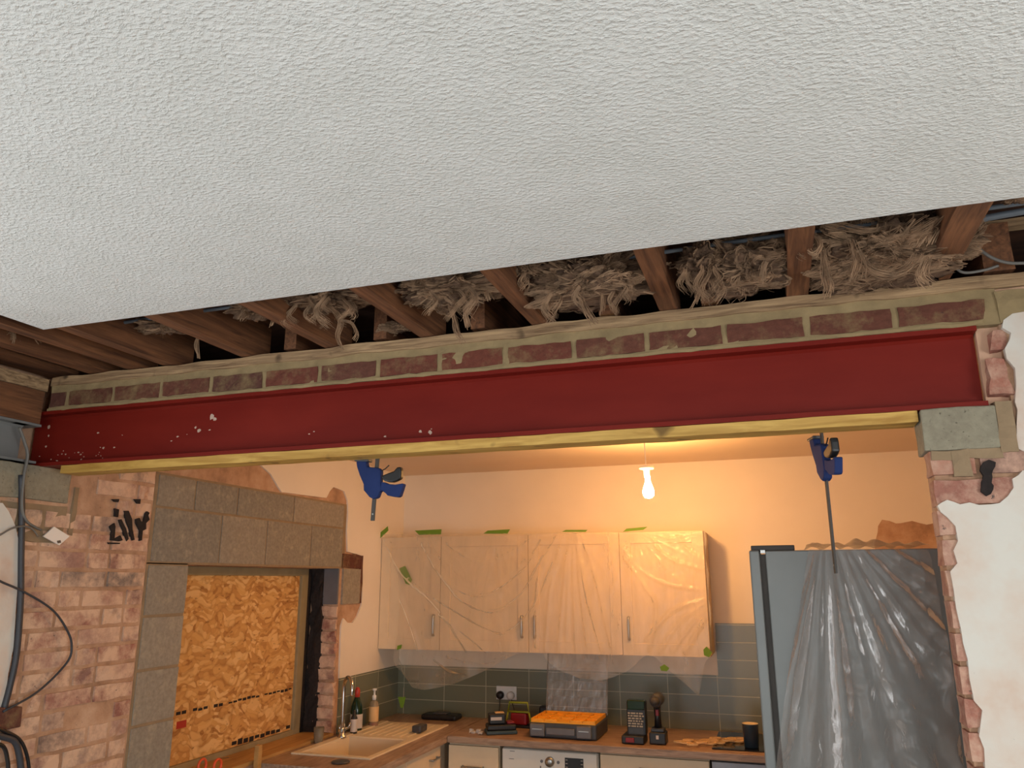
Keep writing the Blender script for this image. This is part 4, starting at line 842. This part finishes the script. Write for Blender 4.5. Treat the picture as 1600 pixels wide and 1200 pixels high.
# cordless drill standing on its battery
c = Vector((-.735, 4.86, Z0)); r = thing('cordless_drill', 'black cordless drill standing upright on its battery', 'drill', c)
MB().box(-.785, -.690, 4.80, 4.90, Z0, Z0+.065).build('battery', 'black', r, .008, seg=3); MB().box(-.775, -.70, 4.812, 4.89, Z0+.065, Z0+.085).build('battery_shoe', 'dgrey', r, .005)
MB().tube([(-.738, 4.855, Z0+.08), (-.737, 4.85, Z0+.14), (-.738, 4.845, Z0+.20)], [.022, .018, .021], 14).build('grip', 'black', r, 0, True)
MB().tube([(-.738, 4.79, Z0+.235), (-.738, 4.80, Z0+.235), (-.738, 4.90, Z0+.235), (-.738, 4.94, Z0+.232)], [.028, .036, .038, .028], 20).build('motor_housing', 'dgrey', r, 0, True)
MB().tube([(-.738, 4.745, Z0+.235), (-.738, 4.76, Z0+.235), (-.738, 4.79, Z0+.235)], [.012, .022, .024], 16).build('chuck', 'fdark', r, 0, True); MB().box(-.746, -.728, 4.826, 4.838, Z0+.15, Z0+.185).build('trigger', 'dred', r, .003)
MB().box(-.745, -.73, 4.7985, 4.801, Z0+.03, Z0+.05).build('logo_mark', 'label', r)
# perforated cream board
b = MB(); th = math.radians(24); c0 = Vector((-.62, 4.85, Z0+.020)); ex = Vector((math.cos(.62), math.sin(.62), 0)); ey = Vector((math.cos(-.55), math.sin(-.55), 0))
def cell(i, j, w=.058):
    o = c0 + ex*(i*w) + ey*(j*w*.8) + Vector((0, 0, .006*math.sin(i*2+j*3))); ring = []; inner = []
    for k in range(8):
        a = k*PI/4+PI/8; sq = [(1, .41), (.41, 1), (-.41, 1), (-1, .41), (-1, -.41), (-.41, -1), (.41, -1), (1, -.41)][k]
        ring.append(o + ex*(w/2*sq[0]) + ey*(w*.4*sq[1])); inner.append(o + ex*(w/2*.80*math.cos(a)) + ey*(w*.4*.78*math.sin(a)))
    vs = ring + inner + [v-Vector((0, 0, .007)) for v in ring+inner]; f = []
    for k in range(8):
        l = (k+1) % 8; f += [(k, l, 8+l, 8+k), (16+k, 24+k, 24+l, 16+l), (k, 16+k, 16+l, l), (8+k, 8+l, 24+l, 24+k)]
    b.add(vs, f)
for i in range(7):
    for j in range(3): cell(i, j)
tag(b.build('perforated_card', 'card'), 'cream sheet full of holes lying on the worktop between drill and hob', 'card')
hb = tag(MB().box(-.435, .08, 4.775, 5.30, .9105, .9165).build('hob', 'hob', None, .002), 'black glass hob at the right end of the worktop', 'hob')
c = Vector((-.225, 4.86, .9175)); r = thing('mug', 'dark blue mug with cream inside standing on the hob', 'mug', c)
MB().lathe(c, [(.036, 0), (.039, .004), (.044, .12), (.0445, .123), (.041, .123), (.040, .118), (.036, .012), (.004, .010)], 32).build('mug_body', 'mug', r, 0, True)
MB().lathe(c, [(.0425, .1225), (.0445, .1245), (.041, .1255), (.0395, .118), (.038, .06)], 32).build('rim', 'mugin', r, 0, True)
# ================================================================== FRIDGE
FY, FZ = 2.80, 1.92
r = thing('fridge_freezer', 'tall silver grey fridge seen side on, at the right of the opening', 'fridge', (.2, 3.1, 0))
MB().box(-.040, .485, FY, FY+.60, .02, FZ-.004).build('body', 'fridge', r, .004, seg=3)
b = MB(); b.box(-.092, -.058, FY-.002, FY+.602, .75, FZ-.002); b.build('door', 'fridge', r, .006, seg=3); b = MB(); b.box(-.092, -.058, FY-.002, FY+.602, .06, .742); b.build('door', 'fridge', r, .006, seg=3)
MB().box(-.059, -.039, FY+.012, FY+.59, .07, FZ-.015).build('gasket', 'fdark', r)
MB().box(-.085, .055, FY+.01, FY+.20, FZ-.004, FZ+.014).build('hinge_cover', 'fdark', r, .003); MB().box(-.055, -.040, FY-.001, FY+.02, FZ-.012, FZ-.002).build('hinge_pin', 'steel', r)
# fridge dust sheet
lt_ = [(852, 1268), (865, 1262), (900, 1257), (960, 1248), (1000, 1240), (1060, 1230), (1120, 1222), (1200, 1212), (1400, 1190)]
rt_ = [(852, 1446), (870, 1455), (930, 1466), (1000, 1480), (1100, 1494), (1200, 1506), (1400, 1530)]
YFS = FY-.03
def fsheet(u, v):
    y = 858 + v*460; xl = interp(lt_, y); xr = interp(rt_, y); x = xl + (xr-xl)*u
    p = px(x, y, Y=YFS); d = 0
    A = px(1295, 852, Y=YFS); th = math.atan2(p.x-A.x, A.z-p.z+.12); rr = math.hypot(p.x-A.x, p.z-A.z)
    am = min(1, rr*3)
    d += am*(.020*math.sin(th*22+1+.6*noise.noise(p*3)) + .012*math.sin(th*47+2)) * (1-.55*u)
    d += .010*noise.noise(Vector((p.x*14, p.z*4, 3))) + .012*noise.noise(Vector((p.x*5+p.z*7, p.z*6, 7)))*u
    d += .008*(1-abs(noise.noise(Vector((p.x*10+p.z*8, p.z*9-p.x*6, 2))))*4)*u*(u > .3)
    p.y += min(.024, -d*.9); return p
b = MB(); b.grid(fsheet, 130, 130)
fs = tag(b.build('dust_sheet', 'film2', None, 0, True), 'clear plastic dust sheet hanging in folds over the fridge side', 'dust sheet')
def ftop(u, v):
    xl = 1262; xr = 1455; p = px(xl+(xr-xl)*u, 858, Y=YFS); n_ = noise.noise(Vector((p.x*22, v*2, 0)))
    return Vector((p.x, YFS + v*.42, FZ+.010 + .022*max(0, n_)+.010*math.sin(u*19)**2*(v > 0) - (.006 if v == 0 else 0)))
MB().grid(ftop, 90, 10).build('sheet_top', 'film2', fs, 0, True)
